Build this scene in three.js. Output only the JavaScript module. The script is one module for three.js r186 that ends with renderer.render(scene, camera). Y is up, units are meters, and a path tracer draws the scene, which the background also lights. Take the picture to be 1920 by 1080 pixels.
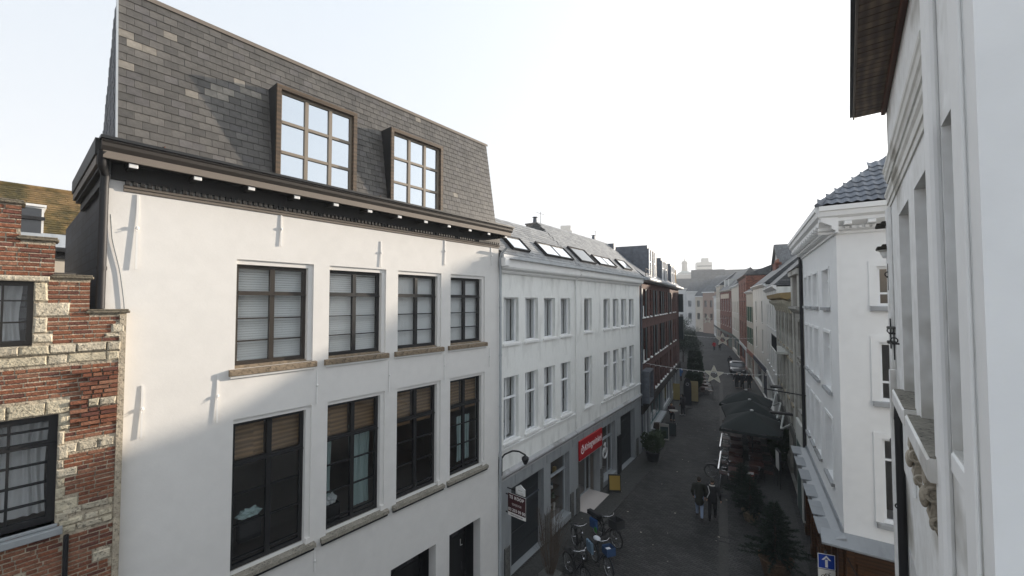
import * as THREE from 'three';
import { mergeGeometries } from 'three/addons/utils/BufferGeometryUtils.js';

// ---------------------------------------------------------------- camera, sky, sun, exposure
const R = d => d * Math.PI / 180;
const scene = new THREE.Scene();
const camera = new THREE.PerspectiveCamera(2 * Math.atan(540 / 770) * 180 / Math.PI, 16 / 9, 0.05, 1500);
camera.position.set(0, 9.5, 0);
camera.rotation.order = 'YXZ';
camera.rotation.set(Math.atan(26.5 / 770), R(39.3), 0);
scene.add(camera);

const SUN_AZ = R(16), SUN_EL = R(10.5);          // azimuth to the right of the street axis (-z)
const sunDir = new THREE.Vector3(Math.sin(SUN_AZ) * Math.cos(SUN_EL), Math.sin(SUN_EL), -Math.cos(SUN_AZ) * Math.cos(SUN_EL));
const SKY = 0.56;
{
  const W = 512, H = 256, data = new Float32Array(W * H * 4), d = new THREE.Vector3();
  for (let j = 0; j < H; j++) for (let i = 0; i < W; i++) {
    const el = ((j + .5) / H - .5) * Math.PI, az = ((i + .5) / W - .5) * 2 * Math.PI;
    d.set(Math.cos(el) * Math.cos(az), Math.sin(el), Math.cos(el) * Math.sin(az));
    const g = Math.acos(Math.min(1, Math.max(-1, d.dot(sunDir)))) * 180 / Math.PI;
    const e = Math.max(0, el * 180 / Math.PI), h = Math.exp(-e / 26);
    const glow = 1.9 * Math.exp(-g / 14) + .44 * Math.exp(-g / 48);
    const o = (j * W + i) * 4;
    data[o] = SKY * (.395 + .25 * h + glow * 1.0);
    data[o + 1] = SKY * (.465 + .20 * h + glow * .965);
    data[o + 2] = SKY * (.55 + .145 * h + glow * .90);
    data[o + 3] = 1;
  }
  const t = new THREE.DataTexture(data, W, H, THREE.RGBAFormat, THREE.FloatType);
  t.mapping = THREE.EquirectangularReflectionMapping; t.minFilter = t.magFilter = THREE.LinearFilter; t.needsUpdate = true;
  scene.background = t; scene.environment = t;
}
const sun = new THREE.DirectionalLight(new THREE.Color().setRGB(1, .87, .72), 4.2);
sun.target.position.set(-6, 6, -15); sun.position.copy(sunDir).multiplyScalar(120).add(sun.target.position);
sun.castShadow = true; sun.shadow.radius = 1; sun.shadow.mapSize.set(2048, 2048);
Object.assign(sun.shadow.camera, { left: -60, right: 60, top: 40, bottom: -40, near: 1, far: 260 });
scene.add(sun, sun.target);
const renderer = new THREE.WebGLRenderer({ antialias: true });
renderer.toneMapping = THREE.LinearToneMapping;
renderer.toneMappingExposure = 2.6;
renderer.shadowMap.enabled = true; renderer.shadowMap.type = THREE.PCFSoftShadowMap;
scene.fog = new THREE.FogExp2(0xeef0f2, 0.0014);

// ---------------------------------------------------------------- helpers
function rng(a) { return () => { a |= 0; a = a + 0x6D2B79F5 | 0; let t = Math.imul(a ^ a >>> 15, 1 | a); t = t + Math.imul(t ^ t >>> 7, 61 | t) ^ t; return ((t ^ t >>> 14) >>> 0) / 4294967296; }; }
const V = (x, y, z) => new THREE.Vector3(x, y, z);
function box(x0, x1, y0, y1, z0, z1) { const g = new THREE.BoxGeometry(Math.abs(x1 - x0), Math.abs(y1 - y0), Math.abs(z1 - z0)); g.translate((x0 + x1) / 2, (y0 + y1) / 2, (z0 + z1) / 2); return g; }
function cbox(x0, x1, y0, y1, z0, z1, c = .01) {               // box with chamfered edges all round
  const w = x1 - x0, h = y1 - y0; c = Math.min(c, w / 3, h / 3, (z1 - z0) / 3);
  const s = new THREE.Shape([[c, 0], [w - c, 0], [w, c], [w, h - c], [w - c, h], [c, h], [0, h - c], [0, c]].map(p => new THREE.Vector2(p[0], p[1])));
  const si = new THREE.Shape([[c, c], [w - c, c], [w - c, h - c], [c, h - c]].map(p => new THREE.Vector2(p[0], p[1])));
  const g = new THREE.ExtrudeGeometry(si, { depth: z1 - z0 - 2 * c, bevelEnabled: true, bevelThickness: c, bevelSize: c, bevelSegments: 1 });
  g.translate(x0, y0, z0 + c); return g;
}
function tube(pts, r, seg = 6, closed = false, n = 0) { const c = new THREE.CatmullRomCurve3(pts.map(p => p.isVector3 ? p : V(...p)), closed, 'catmullrom', .2); return new THREE.TubeGeometry(c, n || Math.max(2, pts.length * 4), r, seg, closed); }
function rod(a, b, r, seg = 6, r2 = r) { const A = V(...a), B = V(...b), L = A.distanceTo(B), g = new THREE.CylinderGeometry(r2, r, L, seg); g.translate(0, L / 2, 0); g.applyQuaternion(new THREE.Quaternion().setFromUnitVectors(V(0, 1, 0), B.clone().sub(A).normalize())); g.translate(A.x, A.y, A.z); return g; }
function bar(a, b, w, h) { const A = V(...a), B = V(...b), L = A.distanceTo(B), g = new THREE.BoxGeometry(w, L, h); g.translate(0, L / 2, 0); g.applyQuaternion(new THREE.Quaternion().setFromUnitVectors(V(0, 1, 0), B.clone().sub(A).normalize())); g.translate(A.x, A.y, A.z); return g; }
function prism(pts, z0, z1) { const s = new THREE.Shape(pts.map(p => new THREE.Vector2(p[0], p[1]))); const g = new THREE.ExtrudeGeometry(s, { depth: z1 - z0, bevelEnabled: false }); g.translate(0, 0, z0); return g; }
function alongX(profile, x0, x1) {                              // profile in (z, y) swept along x
  const g = prism(profile.map(p => [-p[0], p[1]]), 0, x1 - x0); g.rotateY(Math.PI / 2); g.translate(x0, 0, 0); return g;
}
function uvBox(g) {                                             // uv in metres from the face direction
  g = g.index ? g.toNonIndexed() : g;
  const p = g.attributes.position, uv = new Float32Array(p.count * 2), a = V(0, 0, 0), b = V(0, 0, 0), c = V(0, 0, 0);
  for (let i = 0; i < p.count; i += 3) {
    a.fromBufferAttribute(p, i); b.fromBufferAttribute(p, i + 1).sub(a); c.fromBufferAttribute(p, i + 2).sub(a); b.cross(c);
    const x = Math.abs(b.x), y = Math.abs(b.y), z = Math.abs(b.z);
    for (let k = i; k < i + 3; k++) {
      const X = p.getX(k), Y = p.getY(k), Z = p.getZ(k);
      if (z >= x && z >= y) { uv[k * 2] = X; uv[k * 2 + 1] = Y; } else if (x >= y) { uv[k * 2] = Z; uv[k * 2 + 1] = Y; } else { uv[k * 2] = X; uv[k * 2 + 1] = Z; }
    }
  }
  g.setAttribute('uv', new THREE.BufferAttribute(uv, 2));
  for (const k of Object.keys(g.attributes)) if (!['position', 'normal', 'uv', 'color'].includes(k)) g.deleteAttribute(k);
  if (!g.attributes.normal) g.computeVertexNormals();
  return g;
}
function mg(list) { const l = (Array.isArray(list) ? list : [list]).flat(9).map(g => uvBox(g)); return l.length > 1 ? mergeGeometries(l, false) : l[0]; }
function part(parent, name, geo, mat, label) {
  const m = new THREE.Mesh(Array.isArray(geo) || !geo.userData.ready ? mg(geo) : geo, mat); m.geometry.userData.ready = true;
  m.name = name; m.castShadow = m.receiveShadow = true; if (label) m.userData.label = label; parent.add(m); return m;
}
const taken = {};
function numbered(n) { const k = taken[n] = (taken[n] ?? -1) + 1; return k ? `${n}_${String(k).padStart(3, '0')}` : n; }
function thing(name, label, category, pos = [0, 0, 0], turn = 0, group) {
  const o = new THREE.Group(); o.name = numbered(name); o.position.set(...pos); o.rotation.y = turn; o.userData = { label, category };
  if (group) o.userData.group = group; scene.add(o); return o;
}
function struct(name, geo, mat) { const m = part(scene, name, geo, mat); m.name = numbered(name); m.userData = { kind: 'structure' }; return m; }
function copy(o, pos, turn, label, group) { const c = o.clone(); c.name = numbered(o.name.replace(/_\d{3}$/, '')); c.userData = { ...o.userData }; if (label) c.userData.label = label; if (group) c.userData.group = group; c.position.set(...pos); c.rotation.y = turn; scene.add(c); return c; }
// a facade: local x runs along it, y up, z out over the street
function leftFacade(name, label, cat, x, z, deg, group) { return thing(name, label, cat, [x, 0, z], R(90 + deg), group); }
function rightFacade(name, label, cat, x, z, deg, group) { return thing(name, label, cat, [x, 0, z], R(deg - 90), group); }
function wallGeo(x0, x1, y0, y1, thick, holes = [], outline) {
  const s = new THREE.Shape((outline || [[x0, y0], [x1, y0], [x1, y1], [x0, y1]]).map(p => new THREE.Vector2(p[0], p[1])));
  for (const [a, b, c, d] of holes) s.holes.push(new THREE.Path([[a, c], [a, d], [b, d], [b, c]].map(p => new THREE.Vector2(p[0], p[1]))));
  const g = new THREE.ExtrudeGeometry(s, { depth: thick, bevelEnabled: false }); g.translate(0, 0, -thick); return g;
}

// ---------------------------------------------------------------- textures (grain, stains, weave: never shapes with light)
function lattice(n, seed) { const r = rng(seed), a = new Float32Array(n * n); for (let i = 0; i < a.length; i++) a[i] = r(); return (x, y) => { const xi = Math.floor(x), yi = Math.floor(y), fx = x - xi, fy = y - yi, u = fx * fx * (3 - 2 * fx), v = fy * fy * (3 - 2 * fy), q = (i, j) => a[((j % n + n) % n) * n + (i % n + n) % n]; return (q(xi, yi) * (1 - u) + q(xi + 1, yi) * u) * (1 - v) + (q(xi, yi + 1) * (1 - u) + q(xi + 1, yi + 1) * u) * v; }; }
function fbm(seed, base, oct) { const L = []; for (let i = 0; i < oct; i++) L.push(lattice(base << i, seed + i * 17)); return (u, v) => { let s = 0, a = .5, t = 0; for (let i = 0; i < oct; i++) { const k = base << i; s += a * L[i](u * k, v * k); t += a; a *= .55; } return s / t; }; }
function tex(n, metres, f, color = true, m = n) {
  const d = new Uint8Array(n * m * 4);
  for (let j = 0; j < m; j++) for (let i = 0; i < n; i++) { const c = f((i + .5) / n, (j + .5) / m), o = (j * n + i) * 4; for (let k = 0; k < 3; k++) d[o + k] = Math.max(0, Math.min(255, Math.round(255 * (typeof c === 'number' ? c : c[k])))); d[o + 3] = 255; }
  const t = new THREE.DataTexture(d, n, m); t.wrapS = t.wrapT = THREE.RepeatWrapping; t.magFilter = THREE.LinearFilter; t.minFilter = THREE.LinearMipmapLinearFilter; t.generateMipmaps = true;
  const mm = Array.isArray(metres) ? metres : [metres, metres]; t.repeat.set(1 / mm[0], 1 / mm[1]); if (color) t.colorSpace = THREE.SRGBColorSpace; t.needsUpdate = true; return t;
}
const canvasTex = (w, h, draw) => { const c = document.createElement('canvas'); c.width = w; c.height = h; draw(c.getContext('2d')); const t = new THREE.CanvasTexture(c); t.colorSpace = THREE.SRGBColorSpace; return t; };
const n1 = fbm(11, 4, 6), n2 = fbm(29, 8, 5), n3 = fbm(53, 32, 3), n4 = fbm(71, 3, 5);
const mottle = tex(512, 5.3, (u, v) => { const c = .96 + .055 * (n1(u, v) - .5) + .03 * (n3(u, v) - .5); return [c, c, c * .995]; });
const grime = tex(512, 4.1, (u, v) => { const s = n4(u, v), k = Math.max(0, s - .56) * 1.6 + .1 * (n3(u, v) - .5), c = .95 - k; return [c, c - k * .05, c - k * .15]; });
const streak = tex(512, [2.2, 7], (u, v) => { const s = n1(u, v) * .6 + n2(u, v) * .4, k = Math.max(0, s - .52) * .5, c = .96 - k + .04 * (n3(u, v) - .5); return [c, c, c - .02]; });
const fineBump = tex(512, .9, (u, v) => .5 + .5 * (n3(u, v) - .5) + .3 * (n2(u, v) - .5), false);
const roughBump = tex(512, .5, (u, v) => n1(u, v) * .6 + n3(u, v) * .4, false);
const woodTex = tex(512, [1.6, .9], (u, v) => { const g = n2(u * .25, v) + .35 * Math.sin((v * 60 + 6 * n1(u * .3, v))), c = .72 + .28 * (g - .5); return [c, c * .98, c * .95]; });
const slateTex = tex(512, 1.3, (u, v) => { const c = .82 + .3 * (n2(u, v) - .5) + .12 * (n3(u, v) - .5); return [c, c, c]; });
const mossTex = tex(512, 3.1, (u, v) => { const m = Math.max(0, Math.min(1, (n1(u, v) - .47) * 6)), s = n3(u, v); return [.62 - .26 * m + .22 * (s - .5), .55 - .2 * m + .2 * (s - .5), .42 - .24 * m + .16 * (s - .5)]; });
const stoneTex = tex(512, .8, (u, v) => { const p = n3(u, v), q = n2(u, v), hole = Math.max(0, .36 - p) * 1.5, c = .86 + .3 * (q - .5) + .16 * (p - .5) - hole; return [c, c * .975, c * .92]; });
const brickTex = tex(256, .45, (u, v) => { const c = .85 + .5 * (n2(u, v) - .5) + .3 * (n3(u, v) - .5); return [c, c * .97, c * .95]; });
function settPattern(u, v, rows, cols) { const ry = v * rows, r = Math.floor(ry), cx = u * cols + (r % 2) * .5, c = Math.floor(cx), fx = cx - c, fy = ry - r; const e = Math.min(Math.min(fx, 1 - fx) * 2.0, Math.min(fy, 1 - fy)); return [e, Math.sin((r * 57.3 + ((c % cols + cols) % cols) * 131.7) * 12.9898) * 43758.5453 % 1]; }
const settTex = tex(1024, 3.6, (u, v) => { const [e, h] = settPattern(u, v, 32, 16), k = Math.abs(h), j = e < .11 ? .5 : 1, c = (.74 + .26 * (k - .5) + .5 * (n1(u, v) - .5) + .22 * (n3(u, v) - .5)) * j; return [c, c * .985, c * .97]; });
const settBump = tex(1024, 3.6, (u, v) => { const [e, h] = settPattern(u, v, 32, 16); return Math.min(1, e * 4.5) * (.8 + .2 * Math.abs(h)) + .1 * (n3(u, v) - .5); }, false);
const settRough = tex(512, 9, (u, v) => .72 + .4 * (n1(u, v) - .35), false);
const farBrick = tex(512, [1.68, 1.2], (u, v) => { const [e, h] = settPattern(u, v, 16, 8), k = Math.abs(h); if (e < .12) return [.55, .5, .46]; const c = .8 + .4 * (k - .5) + .3 * (n3(u, v) - .5); return [c, c * .94, c * .9]; });
const slateRow = tex(512, [2.4, 2.4], (u, v) => { const [e, h] = settPattern(u, v, 14, 8); const c = (.82 + .3 * (Math.abs(h) - .5) + .2 * (n3(u, v) - .5)) * (e < .07 ? .5 : 1); return [c, c, c]; });

const S = (rgb, o = {}) => { const { map, ...rest } = o; return new THREE.MeshStandardMaterial({ color: new THREE.Color().setRGB(...rgb), roughness: .85, map: map || null, ...rest }); };
const P = (rgb, o = {}) => new THREE.MeshPhysicalMaterial({ color: new THREE.Color().setRGB(...rgb), roughness: .6, ...o });
const M = {
  stucco: S([.80, .785, .765], { map: mottle, bumpMap: fineBump, bumpScale: .0012, roughness: .92 }),
  stuccoB: S([.92, .93, .945], { map: streak, bumpMap: fineBump, bumpScale: .0015, roughness: .9 }),
  stuccoD: S([.91, .915, .92], { map: mottle, bumpMap: fineBump, bumpScale: .001, roughness: .88 }),
  stuccoE: S([.90, .905, .895], { map: grime, bumpMap: fineBump, bumpScale: .0015, roughness: .85 }),
  whitePaint: S([.88, .88, .87], { map: grime, roughness: .55 }),
  whiteTrim: S([.87, .87, .865], { map: mottle, roughness: .6 }),
  upvc: S([.85, .86, .87], { roughness: .4 }),
  greyStone: S([.33, .35, .38], { map: streak, bumpMap: roughBump, bumpScale: .004, roughness: .75 }),
  blueStone: S([.16, .17, .18], { map: stoneTex, bumpMap: roughBump, bumpScale: .006 }),
  sillBrown: S([.33, .27, .21], { map: stoneTex, bumpMap: roughBump, bumpScale: .006 }),
  sandstone: S([.62, .57, .49], { map: stoneTex, bumpMap: roughBump, bumpScale: .025, roughness: .95 }),
  mortar: S([.60, .55, .48], { map: stoneTex, bumpMap: roughBump, bumpScale: .02, roughness: 1 }),
  blackFrame: S([.012, .012, .013], { roughness: .5 }),
  brownFrame: S([.035, .028, .022], { roughness: .42 }),
  dormerWood: S([.17, .115, .07], { map: woodTex, roughness: .6 }),
  dormerFrame: S([.24, .20, .155], { roughness: .5 }),
  corniceBlack: S([.014, .013, .012], { map: mottle, roughness: .6 }),
  corniceTan: S([.21, .178, .15], { map: mottle, roughness: .7 }),
  zincDark: S([.03, .032, .035], { map: slateTex, roughness: .5, metalness: .2 }),
  zinc: S([.17, .19, .225], { map: slateTex, roughness: .5, metalness: .25 }),
  zincLight: S([.46, .49, .54], { map: streak, roughness: .45, metalness: .2 }),
  slateWall: S([.035, .04, .056], { map: slateRow, bumpMap: fineBump, bumpScale: .006, roughness: .6 }),
  slateRoof: S([.13, .135, .14], { map: slateRow, roughness: .55 }),
  roofTile: S([.52, .42, .27], { map: mossTex, bumpMap: roughBump, bumpScale: .01, roughness: .95 }),
  iron: S([.02, .02, .022], { roughness: .55, metalness: .3 }),
  chrome: S([.55, .56, .58], { roughness: .25, metalness: .9 }),
  whiteIron: S([.78, .77, .75], { roughness: .6 }),
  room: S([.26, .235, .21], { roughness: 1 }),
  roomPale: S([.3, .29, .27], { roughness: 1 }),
  glass: P([.96, .98, 1], { transmission: 1, thickness: 0, roughness: .015, ior: 1.5 }),
  coated: S([.66, .71, .76], { metalness: 1, roughness: .05 }),
  skylight: S([.86, .88, .9], { metalness: 1, roughness: .12 }),
  farGlass: P([.93, .95, .97], { transmission: 1, thickness: 0, roughness: .03, ior: 1.5 }),
  paintedDarkPane: P([.03, .034, .04], { roughness: .06, ior: 1.5, clearcoat: .6, clearcoatRoughness: .05 }),  // opaque panes on solid bodies; the dark interior is painted into the colour
  blindWhite: P([.82, .83, .80], { roughness: .7, transmission: .25, thickness: 0 }),
  blindWood: S([.38, .25, .13], { map: woodTex, roughness: .6 }),
  curtain: P([.72, .72, .70], { roughness: 1, transmission: .3, thickness: 0 }),
  curtainGreen: P([.36, .46, .44], { roughness: 1, transmission: .2, thickness: 0 }),
  brown: S([.16, .07, .022], { map: woodTex, roughness: .42 }),
  soffit: S([.24, .165, .115], { map: woodTex, roughness: .6 }),
  soffit2: S([.31, .22, .155], { map: woodTex, roughness: .6 }),
  redBeam: S([.22, .085, .045], { map: woodTex, roughness: .6 }),
  sett: S([.068, .067, .067], { map: settTex, bumpMap: settBump, bumpScale: .018, roughnessMap: settRough, roughness: .95 }),
  flag: S([.07, .073, .078], { map: stoneTex, bumpMap: roughBump, bumpScale: .006, roughness: .8 }),
  earth: S([.09, .088, .085], { map: grime, roughness: 1 }),
  plastic: S([.015, .015, .017], { roughness: .5 }), rubber: S([.012, .012, .012], { roughness: .8 }),
};
const tones = (base, k, o) => k.map(f => S(base.map((c, i) => c * (Array.isArray(f) ? f[i] : f)), o));

// ---------------------------------------------------------------- ground
function sheet(pts, y) { const s = new THREE.Shape(pts.map(p => new THREE.Vector2(p[0], -p[1]))); const g = new THREE.ShapeGeometry(s); g.rotateX(-Math.PI / 2); g.translate(0, y, 0); return g; }
struct('ground', sheet([[-260, 60], [120, 60], [120, -440], [-260, -440]], -.008), M.earth);
struct('street', sheet([[-14, 24], [8, 24], [7, -12], [6, -14.5], [-.6, -15], [-1.2, -21], [-6.4, -48], [-11.5, -67], [-16.3, -87], [-26, -118], [-20, -165], [-75, -165], [-31, -90], [-18, -57], [-15, -48], [-10.6, -26], [-9.3, -10], [-9, 0]], 0), M.sett);
const offsetLine = (pts, w0, w1) => { const L = [], Q = []; for (let i = 0; i < pts.length; i++) { const a = pts[Math.max(0, i - 1)], b = pts[Math.min(pts.length - 1, i + 1)], dx = b[0] - a[0], dz = b[1] - a[1], l = Math.hypot(dx, dz); L.push([pts[i][0] - dz / l * w0, pts[i][1] + dx / l * w0]); Q.push([pts[i][0] - dz / l * w1, pts[i][1] + dx / l * w1]); } return [...L, ...Q.reverse()]; };
const leftLine = [[-9.05, 8], [-9.08, 0], [-9.1, -10.3], [-10.33, -25.6], [-14.6, -47.2], [-17.6, -57]];
struct('left_pavement', sheet(offsetLine(leftLine, 0.02, 1.15), .004), M.flag);
const rightLine = [[-.75, -15], [-1.75, -21], [-6.7, -48], [-11.9, -67]];
struct('right_pavement', sheet(offsetLine(rightLine, -1.0, 0), .004), M.flag);
const gutterLine = [[-3.0, -12], [-3.35, -15], [-4.32, -19.5], [-5.9, -26.8], [-9.3, -42], [-12.2, -55]];
struct('gutter', sheet(offsetLine(gutterLine, -.17, .17), .005), S([.058, .058, .06], { map: stoneTex, bumpMap: roughBump, bumpScale: .008, roughness: .7 }));
{ // kerb stones edging the left pavement, one by one
  const r = rng(5), o = part(scene, 'kerb', offsetKerb(), M.flag); o.userData = { kind: 'structure' };
  function offsetKerb() { const L = [], line = offsetLine(leftLine, 1.2, 1.2).slice(0, leftLine.length); for (let i = 1; i < 4; i++) { const a = line[i], b = line[i + 1], n = Math.round(Math.hypot(b[0] - a[0], b[1] - a[1]) / .98); for (let k = 0; k < n; k++) { const g = cbox(-.06, .06, -.04, .018 + r() * .01, -.48, .48, .012); g.rotateY(Math.atan2(b[0] - a[0], b[1] - a[1])); const t = (k + .5) / n; g.translate(a[0] + (b[0] - a[0]) * t, 0, a[1] + (b[1] - a[1]) * t); L.push(g); } } return L; }
}
function grate(x, z, turn, w, label, grp) {
  const o = thing('drain_grate', label, 'drain', [x, .004, z], turn, grp), n = 7, L = [];
  part(o, 'frame', [box(-w / 2, w / 2, 0, .012, -w / 2, -w / 2 + .03), box(-w / 2, w / 2, 0, .012, w / 2 - .03, w / 2), box(-w / 2, -w / 2 + .03, 0, .012, -w / 2 + .031, w / 2 - .031), box(w / 2 - .03, w / 2, 0, .012, -w / 2 + .031, w / 2 - .031)], M.iron);
  part(o, 'pit', box(-w / 2 + .03, w / 2 - .03, .001, .002, -w / 2 + .03, w / 2 - .03), M.room);
  const g = mg(box(-w / 2 + .032, w / 2 - .032, .002, .011, -.012, .012)); g.userData.ready = true;
  for (let i = 0; i < n; i++) { const m = part(o, 'bar', g, M.iron); m.position.z = -w / 2 + .03 + (i + .5) / n * (w - .06); }
}
grate(-4.06, -18.34, R(12), .42, 'dark square iron drain grate in the gutter near the walking couple');
grate(-4.9, -22.4, R(12), .36, 'small iron drain grate in the gutter beside the terrace furniture');

// ---------------------------------------------------------------- shared window builder
function win(parent, o) {
  const { x, y, w, h, z = -.15, v = [[.5, .08]], hb = [], fw = .07, d = .07, mat = M.blackFrame, glass = M.glass, name = 'window', nose } = o;
  const L = [box(x, x + w, y, y + fw, z - d, z), box(x, x + w, y + h - fw, y + h, z - d, z), box(x, x + fw, y + fw, y + h - fw, z - d, z), box(x + w - fw, x + w, y + fw, y + h - fw, z - d, z)];
  const vs = [...v].sort((a, b) => a[0] - b[0]), hs = [...hb].sort((a, b) => a[0] - b[0]);
  const xe = [[x + fw]], ye = [[y + fw]];
  for (const [p, t] of vs) { const c = x + p * w; L.push(box(c - t / 2, c + t / 2, y + fw, y + h - fw, z - d + .004, z + (t > .05 ? .012 : -.008))); xe[xe.length - 1].push(c - t / 2); xe.push([c + t / 2]); }
  xe[xe.length - 1].push(x + w - fw);
  for (const [p, t] of hs) { const c = y + p * h; const zz = z + (t > .05 ? .018 : -.004); for (const [a, b] of xe) L.push(box(a, b, c - t / 2, c + t / 2, z - d + .006, zz)); if (t > .05) L.push(box(x + .01, x + w - .01, c - t / 2, c - t / 2 + .03, z + .013, z + .04)); ye[ye.length - 1].push(c - t / 2); ye.push([c + t / 2]); }
  ye[ye.length - 1].push(y + h - fw);
  const f = part(parent, name, L, mat);
  for (const [a, b] of xe) for (const [c, e] of ye) { const g = new THREE.PlaneGeometry(b - a + .01, e - c + .01); g.translate((a + b) / 2, (c + e) / 2, z - d * .5); part(f, 'pane', g, glass); }
  if (nose) part(f, 'sill', nose.geo, nose.mat);
  return f;
}
function blind(f, x0, x1, y0, y1, z, step, mat, tilt = .9) { const L = []; for (let y = y0 + step / 2; y < y1; y += step) { const g = new THREE.BoxGeometry(x1 - x0, .0025, step * .98); g.rotateX(tilt); g.translate((x0 + x1) / 2, y, z); L.push(g); } L.push(box(x0, x1, y1, y1 + .04, z - .025, z + .025), box(x0, x1, y0 - .02, y0, z - .02, z + .02)); return part(f, 'blind', L, mat); }
function drape(f, x0, x1, y0, y1, z, mat, waves = 6, amp = .03, name = 'curtain') { const g = new THREE.PlaneGeometry(x1 - x0, y1 - y0, waves * 8, 8), p = g.attributes.position; for (let i = 0; i < p.count; i++) { const u = (p.getX(i) - -(x1 - x0) / 2) / (x1 - x0), v = (p.getY(i) + (y1 - y0) / 2) / (y1 - y0); p.setZ(i, amp * Math.sin(u * waves * 6.283 + .7 * Math.sin(v * 3)) * (.6 + .4 * Math.sin(u * 17))); p.setX(i, p.getX(i) + .015 * Math.sin(v * 5 + u * 9)); } g.translate((x0 + x1) / 2, (y0 + y1) / 2, z); g.computeVertexNormals(); return part(f, name, g, mat); }

// ---------------------------------------------------------------- the white house with the slate mansard
{
  const A = leftFacade('mansard_house', 'white plastered house with black cross windows and steep slate mansard roof', 'house', -9.1, 0, 0);
  const sx = [2.755, 4.585, 6.42, 8.255], w = 1.37, s0 = .95, s1 = 10.4;
  const inner = [], outer = [];
  for (const x of sx) { inner.push([x, x + w, 8.22, 10.24], [x, x + w, 4.36, 7.17]); outer.push([x - .004, x + w + .10, 8.22, 10.33], [x - .004, x + w + .10, 4.30, 7.26]); }
  const doors = [[4.45, 5.85, .02, 2.72], [6.28, 7.75, .02, 2.72], [8.25, 9.55, .02, 2.74]];
  part(A, 'wall', [wallGeo(s0, s1, 0, 11.55, .26, [...inner, ...doors]).translate(0, 0, -.045), wallGeo(s0, s1, 0, 11.55, .045, [...outer, ...doors])], M.stucco);
  // side wall and back, closing the body
  part(A, 'side_wall', [box(s0, s0 + .25, 0, 11.55, -8, -.31)], M.slateWall);
  part(A, 'back_wall', [box(s0 + .25, s1, 0, 11.55, -8, -7.8), box(s1 - .25, s1, 0, 11.55, -7.8, -.31), box(s0 + .25, s1 - .25, 11.3, 11.5, -7.8, -.31)], M.stucco);
  part(A, 'floor_slab', [box(s0 + .25, s1 - .25, 3.4, 3.6, -7.8, -.31), box(s0 + .25, s1 - .25, 7.45, 7.65, -7.8, -.31)], M.roomPale);
  sx.forEach((x, i) => {
    const u = win(A, { x, y: 8.27, w, h: 1.97, z: -.15, v: [[.5, .09]], hb: [[.715, .085], [.46, .026], [.235, .026]], fw: .075, mat: i < 1 ? M.brownFrame : M.blackFrame });
    part(u, 'sill', alongX([[-.29, 8.268], [-.15, 8.266], [.001, 8.215], [.075, 8.205], [.08, 8.19], [.08, 8.1], [.06, 8.09], [-.29, 8.09]], x - .1, x + w + .17), M.sillBrown);
    part(u, 'sill_mould', alongX([[.002, 8.088], [.055, 8.088], [.045, 8.05], [.002, 8.035]], x - .08, x + w + .14), M.whiteTrim);
    const top = [10.15, 10.15, 10.15, 10.15][i];
    if (i < 2) blind(u, x + .03, x + w - .03, [8.36, 8.33][i], top, -.30, .05, M.blindWhite, 1.15);
    else { const g = new THREE.PlaneGeometry(w - .04, 1.86); g.translate(x + w / 2, 9.25, -.29); part(u, 'roller_blind', g, M.blindWhite); }
    const l = win(A, { x, y: 4.37, w, h: 2.80, z: -.15, v: [[.5, .09]], hb: [[.715, .09], [.5, .024], [.285, .024], [.06, .03]], fw: .075, mat: M.blackFrame });
    part(l, 'sill', [alongX([[-.29, 4.366], [-.15, 4.364], [.001, 4.32], [.10, 4.30], [.10, 4.22], [-.29, 4.22]], x - .13, x + w + .2)], S([.40, .39, .37], { map: stoneTex, bumpMap: roughBump, bumpScale: .006 }));
    part(l, 'sill_mould', alongX([[.002, 4.218], [.085, 4.218], [.07, 4.16], [.002, 4.13]], x - .11, x + w + .17), M.zincDark);
    blind(l, x + .03, x + .63, [6.42, 6.42, 6.2, 6.2][i], 7.1, -.30, .035, M.blindWood, 1.1); blind(l, x + .70, x + w - .03, [6.42, 6.42, 6.2, 6.2][i], 7.1, -.30, .035, M.blindWood, 1.1);
    if (i === 1) { drape(l, x + .05, x + .3, 4.5, 6.5, -.42, M.curtainGreen, 3); drape(l, x + .75, x + w - .08, 4.5, 6.5, -.42, M.curtainGreen, 6); }
    if (i === 3) drape(l, x + .72, x + w - .1, 4.5, 5.9, -.5, M.curtainGreen, 5);
    // plain surround mouldings on the right jamb, as in the lower row
    part(l, 'jamb_foot', [cbox(x + w + .01, x + w + .11, 4.305, 4.44, -.05, .012, .006)], M.stucco);
  });
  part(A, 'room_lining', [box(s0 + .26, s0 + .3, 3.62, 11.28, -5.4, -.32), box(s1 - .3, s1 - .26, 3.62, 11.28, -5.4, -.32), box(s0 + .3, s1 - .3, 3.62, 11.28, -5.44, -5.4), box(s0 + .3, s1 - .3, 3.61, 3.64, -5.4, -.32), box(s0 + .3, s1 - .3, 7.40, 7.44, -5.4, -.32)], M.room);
  // doors
  doors.forEach(([a, b, c, d], i) => { const f = part(A, 'door', [box(a, b, c, d, -.75, -.68), box(a, a + .07, c, d, -.679, -.62), box(b - .07, b, c, d, -.679, -.62), box(a + .07, b - .07, d - .07, d, -.679, -.62), box(a - .03, b + .03, d, d + .04, -.7, -.31), box(a - .04, a, c, d, -.7, -.306), box(b, b + .04, c, d, -.7, -.306), box(a + .07, b - .07, 2.05, 2.1, -.679, -.64)], M.blackFrame); part(f, 'pane', new THREE.PlaneGeometry(b - a - .2, .5).translate((a + b) / 2, 2.38, -.66), M.farGlass); part(f, 'handle', rod([b - .2, 1.0, -.63], [b - .2, 1.25, -.63], .012), M.chrome); });
  const ring = (x, y, z, r) => new THREE.TorusGeometry(r, .008, 5, 20).translate(x, y, z);
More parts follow.
